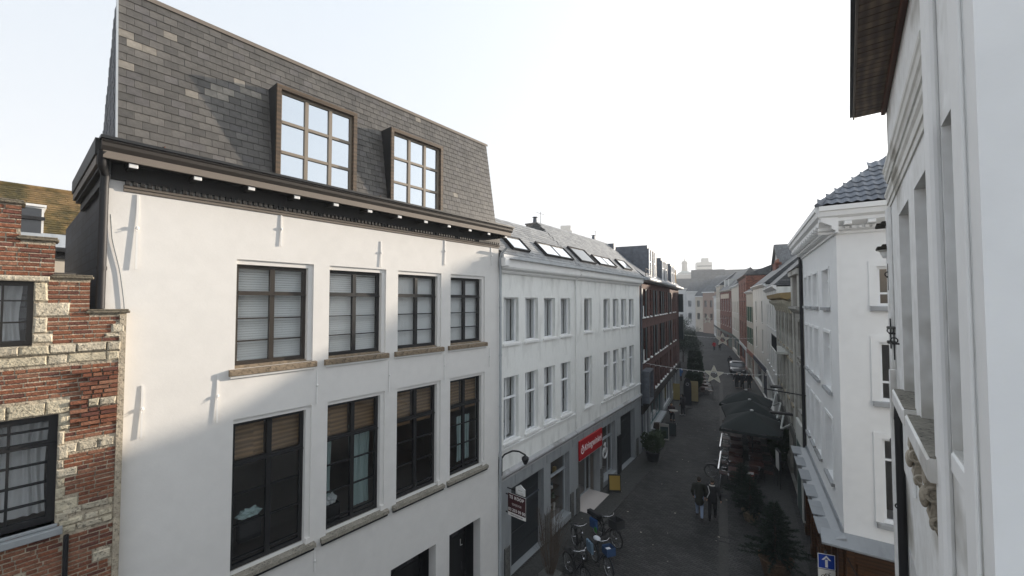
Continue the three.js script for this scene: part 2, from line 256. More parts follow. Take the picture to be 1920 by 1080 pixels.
  part(A, 'door_letter', [ring(8.62, 1.75, -.64, .05), rod([8.58, 1.6, -.64], [8.58, 1.8, -.64], .009)], M.whitePaint); part(A, 'door_letter', [rod([9.3, 1.75, -.64], [9.3, 1.95, -.64], .01), rod([9.3, 1.75, -.64], [9.38, 1.75, -.64], .01)], M.whitePaint);
  // cornice: boxed gutter over a black frieze, dentils and white brackets
  part(A, 'frieze', [box(s0 + .02, s1 + .02, 11.47, 11.78, -.02, .045)], M.corniceBlack);
  part(A, 'frieze_mould', [alongX([[0, 11.36], [.055, 11.36], [.075, 11.40], [0.001, 11.40]], 1.12, s1), alongX([[0, 11.30], [.028, 11.31], [.035, 11.35], [.001, 11.35]], 1.12, s1)], M.corniceTan);
  part(A, 'soffit', [box(s0 - .1, s1 + .1, 11.73, 11.76, .045, .45)], M.corniceBlack);
  part(A, 'fascia', [alongX([[.40, 11.69], [.45, 11.69], [.452, 11.80], [.40, 11.80]], s0 - .12, s1 + .12)], M.corniceTan);
  part(A, 'gutter', [alongX([[.38, 11.801], [.455, 11.801], [.50, 11.86], [.51, 11.91], [.535, 11.93], [.535, 11.955], [.38, 11.955]], s0 - .14, s1 + .15)], S([.05, .042, .036], { map: mottle, roughness: .6 }));
  part(A, 'gutter_top', [alongX([[-.35, 11.96], [.57, 11.957], [.57, 12.0], [-.35, 12.02]], s0 - .16, s1 + .17)], M.zincDark);
  part(A, 'side_cornice', [box(s0 - .20, s0 - .02, 11.74, 11.99, -3.3, .36), box(s0 - .14, s0 - .015, 11.55, 11.735, -3.3, .2), box(s0 - .07, s0 - .012, 11.40, 11.545, -3.3, .05)], M.corniceBlack);
  part(A, 'side_fascia', [box(s0 - .18, s0 - .141, 11.60, 11.735, -3.3, .3)], M.corniceTan);
  { const g = mg(cbox(-.028, .028, 0, .075, .046, .10, .004)); g.userData.ready = true; for (let x = 1.16; x < s1; x += .0925) part(A, 'dentil', g, M.corniceBlack).position.set(x, 11.405, 0); }
  { const g = mg([cbox(-.065, .065, 0, .055, .046, .40, .006), cbox(-.05, .05, -.035, -.002, .046, .33, .006)]); g.userData.ready = true;
    const cap = mg(cbox(-.055, .055, -.03, .035, .401, .425, .006)); cap.userData.ready = true;
    for (let k = 0; k < 12; k++) { const b = part(A, 'bracket', g, M.corniceBlack); b.position.set(1.18 + k * .83, 11.665, 0); const c = part(b, 'bracket_face', cap, M.whiteTrim); c.position.set(0, -.02, -.01); } }
  // downpipe at the left corner
  part(A, 'downpipe', [rod([s0 - .06, 9.40, .1], [s0 - .06, 11.35, .1], .055, 10), tube([[s0 - .06, 11.33, .1], [s0 - .06, 11.5, .13], [s0 - .12, 11.62, .34], [s0 - .12, 11.8, .42]], .055, 8), rod([s0 - .06, 10, .1], [s0 - .06, 10.06, .1], .064, 10)], M.iron);
  part(A, 'downpipe', [rod([s1 + .03, 0, .06], [s1 + .03, 11.0, .06], .045, 8), tube([[s1 + .03, 11.0, .06], [s1 + .06, 11.15, .1], [s1 + .06, 11.3, .3]], .045, 8), ...[1, 2.6, 4.3, 6, 7.7, 9.3].map(y => rod([s1 + .03, y, .06], [s1 + .03, y + .05, .06], .055, 8))], M.zincLight);
  part(A, 'cable', tube([[s0 + .03, 10.9, .02], [s0 + .06, 10.5, .02], [s0 + .16, 10.0, .018], [s0 + .22, 9.5, .02], [s0 + .25, 9.0, .02]], .009, 5), M.greyStone);
  // roof: front slope 81 degrees, ridge, back slope, vertical ends
  const y0 = 12.02, z0 = -.12, y1 = 15.02, z1 = -.60;
  part(A, 'roof_core', [alongX([[z0 - .03, y0 - .05], [z1 - .03, y1 - .02], [-2.35, y0 - .05]], s0 + .1, s1)], M.slateWall);
  part(A, 'ridge_cap', [alongX([[z1 + .05, y1 - .09], [z1 + .06, y1 - .02], [z1 - .02, y1 + .03], [z1 - .16, y1 - .05], [z1 - .14, y1 - .1], [z1 - .03, y1 - .01]], s0 + .08, s1 + .04)], M.corniceTan);
  part(A, 'verge_strip', [bar([s0 + .085, y0, z0 + .015], [s0 + .085, y1, z1 + .015], .025, .05)], M.zincLight);
  const up = V(0, y1 - y0, z1 - z0), Ls = up.length(); up.normalize(); const rowH = .1475, rows = Math.floor(Ls / rowH), sw = .2;
  const tilt = Math.atan2(-(z1 - z0), y1 - y0) ;
  const r = rng(77), sg = []; for (let k = 0; k < 4; k++) { const g = cbox(-.0985, .0985, -.012, rowH + .01, -.004, .005, .003); const p = g.attributes.position; for (let i = 0; i < p.count; i++) p.setZ(i, p.getZ(i) + .010 - .012 * (p.getY(i) + .012) / rowH); g.computeVertexNormals(); const h = uvBox(g), uv = h.attributes.uv; for (let i = 0; i < uv.count; i++) uv.setXY(i, uv.getX(i) + k * .37, uv.getY(i) + k * .23); h.userData.ready = true; sg.push(h); }
  const sm = tones([.15, .139, .125], [.78, .86, .92, 1, 1.06, 1.14, .97, [1.0, 1.0, 1.06]], { map: slateTex, roughness: .5, bumpMap: fineBump, bumpScale: .002 });
  const pale = S([.34, .31, .265], { map: slateTex, roughness: .7 });
  const dorm = [[3.40, 5.20], [6.16, 7.92]];
  const paleAt = new Set(['13,2', '13,1', '10,0', '12,9', '13,9', '12,10', '11,8', '11,7', '10,7', '10,6', '9,5', '14,0', '16,3']);
  const slot = [], rest = [];
  for (let j = 0; j < rows; j++) for (let k = 0; ; k++) {
    let xa = s0 + .1 + (k - (j % 2 ? .5 : 0)) * sw, xb = xa + sw; if (xa > s1 - .03) break; xa = Math.max(xa, s0 + .1); xb = Math.min(xb, s1); if (xb - xa < .03) continue;
    const xc = (xa + xb) / 2, yy = y0 + up.y * j * rowH; let skip = false;
    for (const [a, b] of dorm) if (xa > a - .02 && xb < b + .02 && yy < 14.0) skip = true;
    if (skip) continue;
    slot.push({ xc, sc: (xb - xa) / sw, j, k, t: r(), v: r(), rz: (r() - .5) * .014, out: (r() - .5) * .004 });
  }
  slot.forEach((q, n) => {
    const pos = V(q.xc, y0, z0 + .008 + q.out).addScaledVector(up, q.j * rowH);
    const near = q.xc < 3.42 ; const isPale = paleAt.has(q.j + ',' + q.k) || q.v < .012;
    const mat = isPale ? pale : sm[Math.floor(q.t * sm.length)];
    if (near && n % 1 === 0 && (slot.done = (slot.done || 0) + 1) <= 300) { const m = part(A, 'slate', sg[Math.floor(q.v * 4)], mat); m.position.copy(pos); m.rotation.set(-tilt, 0, q.rz); m.scale.x = q.sc; }
    else { const g = sg[Math.floor(q.v * 4)].clone(); g.scale(q.sc, 1, 1); g.rotateZ(q.rz); g.rotateX(-tilt); g.translate(pos.x, pos.y, pos.z); (rest[isPale ? 9 : Math.floor(q.t * sm.length)] ||= []).push(g); }
  });
  rest.forEach((l, i) => { if (l) { const m = part(A, 'slate_courses', mergeGeometries(l), i === 9 ? pale : sm[i]); m.userData.kind = 'stuff'; } });
  { const L = []; for (let j = 0; j < 20; j++) { const zb = -2.3 + j * .09, n = Math.ceil((Math.abs(zb - z0) - j * .02) / .2); for (let k = 0; k < 12; k++) { const zz = -.24 - k * .2 - (j % 2) * .1 - j * .024; if (zz < -2.25 + j * .088) break; L.push(box(s0 + .085 - .004 * (k % 2), s0 + .1, y0 + j * .1475, y0 + j * .1475 + .143, zz - .097, zz + .097)); } } const m = part(A, 'side_slates', L, M.slateWall); m.userData.kind = 'stuff'; }
  // dormers
  dorm.forEach(([a, b]) => {
    const yb = 11.99, yt = 14.05, zf = .02, t = .085, zb = -.75;
    const d = part(A, 'dormer', [box(a, a + t, yb, yt - t, zb, zf), box(b - t, b, yb, yt - t, zb, zf), box(a, b, yt - t, yt, zb, zf)], M.dormerWood);
    part(d, 'dormer_cheek', [box(a - .006, a, yb, yt + .004, zb, zf - .045), box(b, b + .006, yb, yt + .004, zb, zf - .045), box(a - .006, b + .006, yt, yt + .012, zb, zf - .03)], M.zincDark);
    const f = { x: a + t, y: yb + .03, w: b - a - 2 * t, h: yt - t - yb - .03 };
    const zz = zf - .10, fw = .05, L = [box(f.x, f.x + f.w, f.y, f.y + fw, zz - .05, zz), box(f.x, f.x + f.w, f.y + f.h - fw, f.y + f.h, zz - .05, zz), box(f.x, f.x + fw, f.y + fw, f.y + f.h - fw, zz - .05, zz), box(f.x + f.w - fw, f.x + f.w, f.y + fw, f.y + f.h - fw, zz - .05, zz)];
    const vx = [.345, .675], hy = [.335, .665], X = [f.x + fw], Y = [f.y + fw];
    for (const q of vx) { const c = f.x + q * f.w; L.push(box(c - .037, c + .037, f.y + fw, f.y + f.h - fw, zz - .05, zz + .012)); X.push(c); } for (const q of hy) { const c = f.y + q * f.h; const ee = [f.x + fw, f.x + vx[0] * f.w - .037, f.x + vx[0] * f.w + .037, f.x + vx[1] * f.w - .037, f.x + vx[1] * f.w + .037, f.x + f.w - fw]; for (let i = 0; i < 6; i += 2) L.push(box(ee[i], ee[i + 1], c - .03, c + .03, zz - .046, zz + .008)); Y.push(c); }
    X.push(f.x + f.w - fw); Y.push(f.y + f.h - fw);
    part(d, 'window_frame', L, M.dormerFrame);
    for (let i = 0; i < 3; i++) for (let j = 0; j < 3; j++) { const g = new THREE.PlaneGeometry(X[i + 1] - X[i] - .02, Y[j + 1] - Y[j] - .01); g.rotateX((r() - .5) * .012); g.rotateY((r() - .5) * .012); g.translate((X[i] + X[i + 1]) / 2, (Y[j] + Y[j + 1]) / 2, zz - .03); part(d, 'pane', g, M.coated); }
  });
  for (const [x, lab] of [[1.52, 0], [5.72, 1], [9.72, 2]]) { const v = part(A, 'roof_vent', [new THREE.CylinderGeometry(.06, .07, .10, 12).translate(x, 12.08, .02), box(x + .065, x + .085, 12.02, 12.16, -.05, .08)], M.zincDark); part(v, 'vent_flap', box(x + .086, x + .10, 12.02, 12.17, -.06, .09), M.redBeam); }
  // wall anchors, painted white like the wall
  const anch = [[1.30, 11.28, 10.04, .026], [3.53, 11.31, 10.66, .012], [5.89, 11.03, 10.39, .014], [8.01, 11.32, 10.58, .012], [10.03, 11.3, 10.71, .012], [2.48, 8.16, 7.27, .02], [1.43, 8.12, 7.26, .018], [4.33, 8.0, 7.27, .012], [6.17, 8.0, 7.21, .012], [8.02, 8.0, 7.26, .012], [4.34, 4.08, 3.66, .012], [9.95, 8.0, 7.4, .012]];
  for (const [x, t, b, off] of anch) { const ym = b + (t - b) * .55; part(A, 'wall_anchor', [bar([x, b, off + .008], [x, t, .009], .03, .014), new THREE.SphereGeometry(.026, 8, 6).scale(1, 1.2, .8).translate(x, ym, off + .012), ...(off > .017 ? [tube([[x, ym - .01, off], [x - .01, ym - .03, off + .02], [x - .015, ym - .06, off + .045]], .005, 5), tube([[x, ym + .02, off], [x - .01, ym + .01, off + .02], [x - .012, ym - .02, off + .038]], .005, 5)] : [])], M.whiteIron); }
}

// ---------------------------------------------------------------- the brick house with the stepped gable
{
  const B = leftFacade('stepped_gable_house', 'old red brick house with stepped gable and white sandstone bands', 'house', -8.95, 0, 0);
  const steps = [[1.19, 9.33], [.77, 9.85], [.40, 10.38], [.07, 10.87], [-.29, 11.37], [-.65, 11.87], [-1.0, 12.35]], cx = -1.6;
  const outline = [[-4.4, 0], [1.19, 0]]; steps.forEach(([s, y], i) => { outline.push([s, y]); if (i < steps.length - 1) outline.push([steps[i + 1][0], y]); }); [...steps].reverse().forEach(([s, y], i, a) => { outline.push([2 * cx - s, y]); if (i < a.length - 1) outline.push([2 * cx - s, a[i + 1][1]]); });
  const wins = [[-1.45, .215, 8.88, 9.80], [-1.45, .495, 6.30, 7.87], [-3.4, -1.75, 8.88, 9.80], [-3.6, -1.75, 6.30, 7.87]];
  part(B, 'wall', [wallGeo(0, 0, 0, 0, .3, wins, outline).translate(0, 0, -.009), box(-4.4, 1.0, 0, 9.3, -6.2, -6), box(.7, 1.0, 0, 9.3, -6, -.32), box(-4.4, -4.1, 0, 9.3, -6, -.32)], M.mortar);
  const r = rng(404), stones = [];
  const add = (a, b, c, d, out = .012) => stones.push([a, b, c, d, out]);
  for (const [y, h, n0] of [[8.60, .14, 0], [8.76, .13, 1]]) { let s = -3.2 + n0 * .13; while (s < 1.1) { const L = .2 + r() * .26; add(s, Math.min(1.12, s + L - .012), y, y + h - .012, y > 8.7 ? .05 : .015); s += L; } }
  let s = .79; for (const L of [.12, .19]) { add(s, s + L - .012, 7.93, 8.04, .06); s += L; }
  s = -.9; for (const L of [.5, .42, .35, .24]) { add(s, s + L - .015, 7.885, 8.06, .02); s += L; }
  s = .50; for (const L of [.2, .22, .18]) { add(s, s + L - .012, 7.28, 7.41, .012); s += L; }
  for (const [y, h] of [[6.12, .10], [6.23, .09], [6.38, .10]]) { s = .53 + r() * .04; while (s < 1.08) { const L = .14 + r() * .16; add(s, Math.min(1.10, s + L - .012), y, y + h - .012); s += L; } }
  for (const [y, h] of [[5.56, .14]]) { s = -.6; while (s < 1.06) { const L = .22 + r() * .12; if (!(s < .66 && s + L > .58)) add(s, Math.min(1.09, s + L - .012), y, y + h, .012); s += L; } }
  s = -.3; for (const L of [.3, .32, .28]) { add(s, s + L - .012, 4.4, 4.53); s += L; }
  for (const [y, h, b] of [[8.92, .13, .40], [9.06, .22, .345], [9.30, .20, .56], [9.52, .27, .34]]) add(.218, b, y, y + h - .012, .018);
  add(-.9, .36, 9.80, 9.87, .06);
  for (const [y, h, b] of [[6.30, .14, .62], [6.45, .17, .72], [6.64, .16, .58], [6.81, .12, .57], [6.94, .13, .70], [7.08, .12, .56], [7.21, .2, .60], [7.42, .2, .56], [7.63, .24, .60]]) add(.498, b, y, y + h - .012, .015);
  add(1.02, 1.17, 9.02, 9.16, .01); add(.95, 1.13, 8.95, 9.01, .01);
  const sMat = tones([.72, .68, .60], [.9, 1, 1.08, [.98, .98, .94]], { map: stoneTex, bumpMap: roughBump, bumpScale: .02, roughness: .95 });
  for (const [a, b, c, d, o] of stones) if (b - a > .02) { const g = cbox(a, b, c, d, -.06, o + r() * .008, .016), p = g.attributes.position, k = {}; for (let i = 0; i < p.count; i++) { const q = p.getX(i).toFixed(3) + p.getY(i).toFixed(3) + p.getZ(i).toFixed(3), j = k[q] ||= [(r() - .5) * .02, (r() - .5) * .016, (r() - .5) * .01]; p.setXYZ(i, p.getX(i) + j[0], p.getY(i) + j[1], p.getZ(i) + j[2]); } g.computeVertexNormals(); part(B, 'stone', g, sMat[Math.floor(r() * 4)]); }
  // copings on the steps
  steps.forEach(([s, y], i) => { const a = i < steps.length - 1 ? steps[i + 1][0] : cx; part(B, 'coping', [cbox(a - .04, s + .035, y - .002, y + .035, -.34, .05, .012), cbox(a - .02, s + .02, y + .036, y + .06, -.34, .03, .01)], S([.22, .2, .165], { map: stoneTex, bumpMap: roughBump, bumpScale: .015 })); part(B, 'coping', [cbox(2 * cx - s - .035, 2 * cx - a + .04, y, y + .045, -.34, .05, .012)], M.blueStone); });
  // bricks
  const tone = tones([.34, .145, .085], [1, [1.12, 1.25, 1.3], [.85, .82, .85], [1.2, 1.45, 1.6], [.62, .6, .75], [1.05, .98, .9], [.9, .85, .85]], { map: brickTex, bumpMap: roughBump, bumpScale: .008, roughness: .95 });
  const bg = []; for (let k = 0; k < 3; k++) { const g = cbox(-.5, .5, 0, .0505, -.05, 0, .006), p = g.attributes.position; for (let i = 0; i < p.count; i++) { p.setY(i, p.getY(i) + (r() - .5) * .003); p.setZ(i, p.getZ(i) + (r() - .5) * .004); } const h = uvBox(g), uv = h.attributes.uv; for (let i = 0; i < uv.count; i++) uv.setXY(i, uv.getX(i) * .2 + k * .31, uv.getY(i) + k * .17); h.userData.ready = true; bg.push(h); }
  const blocks = [...wins.map(q => [q[0], q[1], q[2], q[3]]), ...stones, [.585, .635, 3, 6.2]];
  const right = y => { let R_ = -9; for (const [s, t] of steps) if (y < t) R_ = Math.max(R_, s); return Math.min(R_, 1.105); };
  let done = 0; const rest = tone.map(() => []);
  for (let j = 0, y = 3.0; y < 12.2; y += .0655, j++) {
    let spans = [[-3.2, right(y + .06)]];
    for (const [a, b, c, d] of blocks) if (y + .05 > c && y + .004 < d) spans = spans.flatMap(([p, q]) => (b <= p || a >= q) ? [[p, q]] : [[p, a - .008], [b + .008, q]]).filter(([p, q]) => q - p > .04);
    for (const [p, q] of spans) {
      let x = p + (p === -3.2 ? -(j % 2) * .1 : 0), header = j % 2;
      while (x < q - .03) { const L = header ? .098 : .192 + (r() - .5) * .014; let e = Math.min(x + L, q); if (q - e < .035) e = q; const st = Math.max(x, p); const out = (r() - .35) * .012 + (e > .78 && y > 7.62 && y < 8.5 ? .052 : 0), t = Math.floor(r() * tone.length * .999), v = Math.floor(r() * 3);
        if (e - st > .03) { if (st > -.06 && y > 5.4 && done < 300) { done++; const m = part(B, 'brick', bg[v], tone[t]); m.position.set((st + e) / 2, y, out); m.scale.x = e - st; m.rotation.z = (r() - .5) * .02; } else { const g = bg[v].clone(); g.scale(e - st, 1, 1); g.translate((st + e) / 2, y, out); rest[t].push(g); } }
        x = e + .014; header = r() < .2 ? header : (header ? 0 : (r() < .55 ? 1 : 0)); }
    }
  }
  rest.forEach((l, i) => { if (l.length) part(B, 'brickwork', mergeGeometries(l), tone[i]).userData.kind = 'stuff'; });
  part(B, 'corner_render', [box(1.11, 1.185, 3, 9.3, -.05, .012)], M.mortar);
  part(B, 'gutter_pipe', [rod([.61, 3, .03], [.61, 6.1, .03], .028, 8)], M.iron);
  // windows
  const u = win(B, { x: -1.45, y: 8.89, w: 1.665, h: .90, z: -.12, v: [[.28, .026], [.5, .1], [.83, .024]], hb: [[.36, .022], [.7, .022]], fw: .06, mat: M.brownFrame }); drape(u, -.6, .1, 8.95, 9.75, -.3, M.curtain, 8, .025); drape(u, -1.4, -.7, 8.95, 9.75, -.3, M.curtain, 7, .025); 
  const l = win(B, { x: -1.45, y: 6.31, w: 1.945, h: 1.55, z: -.10, v: [[.27, .03], [.5, .16], [.765, .03]], hb: [[.74, .07], [.56, .024], [.38, .024], [.2, .024], [.87, .024]], fw: .09, mat: M.blackFrame }); drape(l, -.38, .40, 6.42, 7.78, -.3, M.curtain, 8, .035); drape(l, -1.36, -.6, 6.42, 7.78, -.3, M.curtain, 8, .035); 
  part(l, 'sill', [cbox(-1.6, .57, 6.15, 6.25, -.1, .09, .01), cbox(-1.6, .52, 6.255, 6.30, -.2, .02, .008)], M.greyStone);
  for (const [y, h] of [[8.89, .9], [6.31, 1.55]]) { const f = win(B, { x: -3.4, y, w: 1.65, h, z: -.12, v: [[.5, .1]], hb: [[.5, .024]], fw: .06, mat: M.blackFrame }); }
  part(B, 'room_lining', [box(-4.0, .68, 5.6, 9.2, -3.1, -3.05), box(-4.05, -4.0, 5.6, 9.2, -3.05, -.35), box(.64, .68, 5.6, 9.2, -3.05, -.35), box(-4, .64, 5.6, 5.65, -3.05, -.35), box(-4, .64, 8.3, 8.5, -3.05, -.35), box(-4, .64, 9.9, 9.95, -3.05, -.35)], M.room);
  part(B, 'roof', [prism([[1.0, 9.1], [-1.6, 12.2], [-4.2, 9.1]], -6.1, -.35)], M.slateRoof);
}

// ---------------------------------------------------------------- the tiled house behind them
{
  const H = leftFacade('tiled_roof_house', 'cream house with mossy tiled roof standing behind the stepped gable', 'house', -20, 0, 0);
  const holes = [[1.28, 1.95, 9.6, 10.62], [-.4, .3, 9.6, 10.62], [-2.4, -1.6, 9.6, 10.62], [3.3, 4.0, 9.6, 10.62]];
  part(H, 'wall', [wallGeo(-9, 6, 0, 11.2, .3, holes), box(-9, 6, 0, 11.1, -5, -4.8)], S([.62, .56, .47], { map: mottle, roughness: .9 }));
  for (const [a, b, c, d] of holes) { const f = win(H, { x: a, y: c, w: b - a, h: d - c, z: -.12, v: [[.5, .07]], hb: [[.72, .05]], fw: .06, mat: M.dormerFrame, glass: M.farGlass }); part(f, 'lintel', [box(a - .06, b + .06, d + .002, d + .07, -.1, .02)], M.whiteTrim); }
  part(H, 'cornice', [box(-9.1, 6.1, 10.92, 11.0, -.1, .12), box(-9.1, 6.1, 11.14, 11.24, -.1, .34)], M.zincDark); part(H, 'frieze', [box(-9, 6, 11.001, 11.139, -.1, .1)], M.corniceBlack);
  for (let k = 0; k < 9; k++) part(H, 'bracket', cbox(-6 + k * .47 + 3, -5.88 + k * .47 + 3, 11.02, 11.09, .1, .28, .008), M.whiteTrim);
  part(H, 'gutter_slope', [alongX([[.3, 11.24], [.34, 11.27], [-.02, 11.72], [-.1, 11.70], [-.1, 11.24]], -9, 6)], M.zincLight);
  part(H, 'roof_core', [alongX([[-.05, 11.6], [-2.6, 13.55], [-5, 11.6]], -9.1, 6.1)], M.earth);
  const r = rng(9), L = []; const a = Math.atan2(1.95, 2.55), len = 3.22;
  for (let j = 0; j < 22; j++) for (let k = 0; k < 66; k++) { const g = new THREE.BoxGeometry(.222, .02, .19); g.rotateX(a - .1 + (r() - .5) * .05); g.rotateY((r() - .5) * .05); const t = j * .147 + .08; g.translate(-9 + k * .229 + (j % 2) * .05, 11.66 + Math.sin(a) * t + (r() - .5) * .012, -.05 - Math.cos(a) * t); L.push(g); }
  part(H, 'roof_tiles', L, M.roofTile).userData.kind = 'stuff';
  part(H, 'ridge_tiles', [rod([-9, 13.6, -2.6], [6, 13.6, -2.6], .1, 8)], M.roofTile);
  const d1 = part(H, 'dormer', [box(.05, .62, 11.4, 12.55, -1.4, -.02), box(.0, .67, 12.55, 12.62, -1.5, .06)], M.whiteTrim); part(d1, 'pane', [box(.1, .57, 11.45, 12.15, -.019, -.005), box(.1, .57, 12.2, 12.5, -.019, -.005)], M.paintedDarkPane); part(d1, 'shutter', box(.02, .64, 12.12, 12.22, -.004, .12), M.blackFrame);
  const d2 = part(H, 'skylight_frame', [box(1.42, 2.1, 11.72, 11.80, -.3, .1), box(1.40, 2.1, 11.8, 12.3, -.75, -.62)], M.zincDark); part(d2, 'pane', box(1.46, 2.06, 11.5, 11.72, .12, .14), M.paintedDarkPane);
}
{ const r = rng(21), cloth = (label, x, y, sx, sy, c) => { const g = new THREE.IcosahedronGeometry(1, 3), p = g.attributes.position; for (let i = 0; i < p.count; i++) { const v = V(p.getX(i), p.getY(i), p.getZ(i)), k = .62 + .5 * Math.abs(Math.sin(v.x * 5.1 + v.y * 3) * Math.cos(v.y * 6.3 - v.z * 4.7)); p.setXYZ(i, v.x * k * sx, Math.max(-.5, v.y * k) * sy, v.z * k * .12); } g.computeVertexNormals(); const o = thing('crumpled_cloth', label, 'cloth', [-9.55, y, -x], R(90)); part(o, 'cloth', g, S(c, { roughness: .9 })); part(o, 'stool', [cbox(-.2, .2, -.5, -.1, -.1, .1, .01)], M.blackFrame); };
  cloth('crumpled pale green cloth behind the widest view of the lower black window', 3.2, 5.2, .24, .12, [.34, .44, .42]); cloth('crumpled white paper heap behind the second lower black window', 4.9, 4.85, .16, .17, [.52, .54, .53]); }

// ---------------------------------------------------------------- the long white house with skylights and the shop
function pvcWindow(parent, x, y, w, h, o = {}) {
  const { z = -.14, mat = M.upvc, transom, sillOut = .06, room = .35, mull, glass = M.glass } = o;
  const f = win(parent, { x, y, w, h, z, v: mull ? [[mull, .05]] : [], hb: transom ? [[transom, .06]] : [], fw: .055, d: .06, mat, glass });
  part(f, 'sill', [cbox(x - .07, x + w + .07, y - .09, y - .002, -.1, sillOut, .008), box(x, x + w, y - .002, y + .02, z, -.001)], o.sill || M.whiteTrim);
  return f;
}
{
  const B = leftFacade('shop_house', 'long white plastered house with roof skylights above a thrift shop', 'house', -9.25, -10.45, 4.26);
  const up1 = [.44, 1.80, 3.17, 4.58], up2 = [6.95, 9.3, 10.6, 11.9, 13.2], holes = [];
  for (const x of up1) holes.push([x, x + .92, 8.05, 9.67], [x, x + .92, 4.62, 6.87]); for (const x of up2) holes.push([x, x + .86, 8.08, 9.69], [x, x + .86, 4.5, 6.87]);
  const shop = [[.85, 3.08, .02, 2.98], [3.62, 5.28, .35, 2.98], [6.15, 8.6, .02, 2.62], [8.9, 10.75, .35, 3.05], [11.55, 13.95, .02, 3.1]];
  part(B, 'wall', [wallGeo(.06, 15.2, 3.6, 10.72, .34, holes)], M.stuccoB);
  part(B, 'back_wall', [box(.06, 15.2, 0, 10.7, -7.4, -7.2), box(.06, .3, 0, 10.7, -7.2, -.35), box(14.96, 15.2, 0, 10.7, -7.2, -.35), box(.3, 14.96, 3.3, 3.55, -7.2, -.35)], M.stuccoB);
  part(B, 'shop_wall', [wallGeo(.06, 15.2, 0, 3.55, .34, shop).translate(0, 0, .03)], M.greyStone);
  part(B, 'string_course', [alongX([[0, 3.45], [.045, 3.45], [.13, 3.56], [.13, 3.62], [.02, 3.70], [0, 3.70]], .06, 5.86), alongX([[0, 3.45], [.045, 3.45], [.13, 3.56], [.13, 3.62], [.02, 3.70], [0, 3.70]], 5.9, 15.2), box(.06, 15.2, 3.401, 3.449, 0, .06)], S([.46, .46, .47], { map: grime, bumpMap: roughBump, bumpScale: .006 }));
  part(B, 'string_course', [alongX([[0, 4.40], [.05, 4.40], [.05, 4.46], [0, 4.48]], .06, 5.9), alongX([[0, 4.28], [.05, 4.28], [.05, 4.34], [0, 4.36]], 8.9, 15.2)], M.whiteTrim);
  for (const x of [5.28, 5.9, 8.62, 11.0, 14.2, .4, 3.1]) part(B, 'pier_base', cbox(x + .02, x + (x === 3.1 ? .5 : .32), 0, 1.1, .031, .085, .012), M.blueStone);
  for (let x = .5; x < 15; x += 1.12) part(B, 'fascia_slab', cbox(x - .55, x + .55, 3.06, 3.395, .031, .05, .006), M.greyStone);
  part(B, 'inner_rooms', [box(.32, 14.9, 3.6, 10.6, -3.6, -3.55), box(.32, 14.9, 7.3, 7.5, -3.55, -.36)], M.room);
  up1.forEach((x, i) => { const a = pvcWindow(B, x, 8.05, .92, 1.62, { mull: .3, sillOut: .07 }); drape(a, x + .5, x + .85, 8.1, 9.6, -.34, M.curtain, 4, .02); const b = pvcWindow(B, x, 4.62, .92, 2.25, { transom: .66, mull: .36, sillOut: .07 }); drape(b, x + .05, x + .87, 6.1, 6.8, -.36, M.curtain, 8, .02); drape(b, x + .5, x + .85, 4.7, 6.05, -.36, M.curtain, 4, .02); });
  up2.forEach((x, i) => { pvcWindow(B, x, 8.08, .86, 1.61); pvcWindow(B, x, 4.5, .86, 2.37, { transom: .68 }); });
  // eaves
  part(B, 'cornice', [alongX([[0, 10.5], [.06, 10.5], [.1, 10.56], [.1, 10.60], [.25, 10.66], [.28, 10.72], [.28, 10.96], [.31, 10.98], [.31, 11.02], [0, 11.02]], .02, 5.94), alongX([[0, 10.52], [.06, 10.52], [.1, 10.58], [.1, 10.62], [.25, 10.68], [.28, 10.74], [.28, 11.0], [.31, 11.02], [.31, 11.06], [0, 11.06]], 5.97, 15.2)], M.whiteTrim);
  part(B, 'gutter', [box(-.1, 15.2, 10.99, 11.1, .311, .40)], M.zincLight);
  part(B, 'hopper', [cbox(-.16, .1, 10.7, 10.98, .32, .5, .02)], M.whiteTrim);
  part(B, 'downpipe', [rod([5.95, 3.8, .06], [5.95, 10.5, .06], .04, 8), tube([[5.95, 10.45, .06], [5.95, 10.6, .12], [5.95, 10.75, .36]], .04, 8)], M.whiteTrim);
  // roof at 45 degrees with overlapping slate courses
  const rise = [[0, 5.95, 2.5], [5.95, 15.2, 3.35]];
  for (const [a, b, L] of rise) part(B, 'roof_core', [alongX([[.3, 11.02], [.3 - L * .707, 11.02 + L * .707], [-7.3, 11.02]], a, b)], M.slateRoof);
  { const r = rng(31), lists = [[], [], []]; for (const [a, b, L] of rise) for (let j = 0; j < L / .16; j++) for (let x = a + (j % 2) * .14; x < b - .1; x += .28) { const g = new THREE.BoxGeometry(Math.min(.272, b - x), .012, .2); g.rotateX(R(45 - 4)); const t = j * .16 + .09; g.translate(x + .14, 11.04 + t * .707 + r() * .006, .33 - t * .707); lists[Math.floor(r() * 3)].push(g); } lists.forEach((l, i) => { part(B, 'slate_courses', l, [S([.24, .245, .25], { roughness: .5 }), S([.20, .205, .21], { roughness: .5 }), S([.28, .285, .285], { roughness: .5 })][i]).userData.kind = 'stuff'; }); }
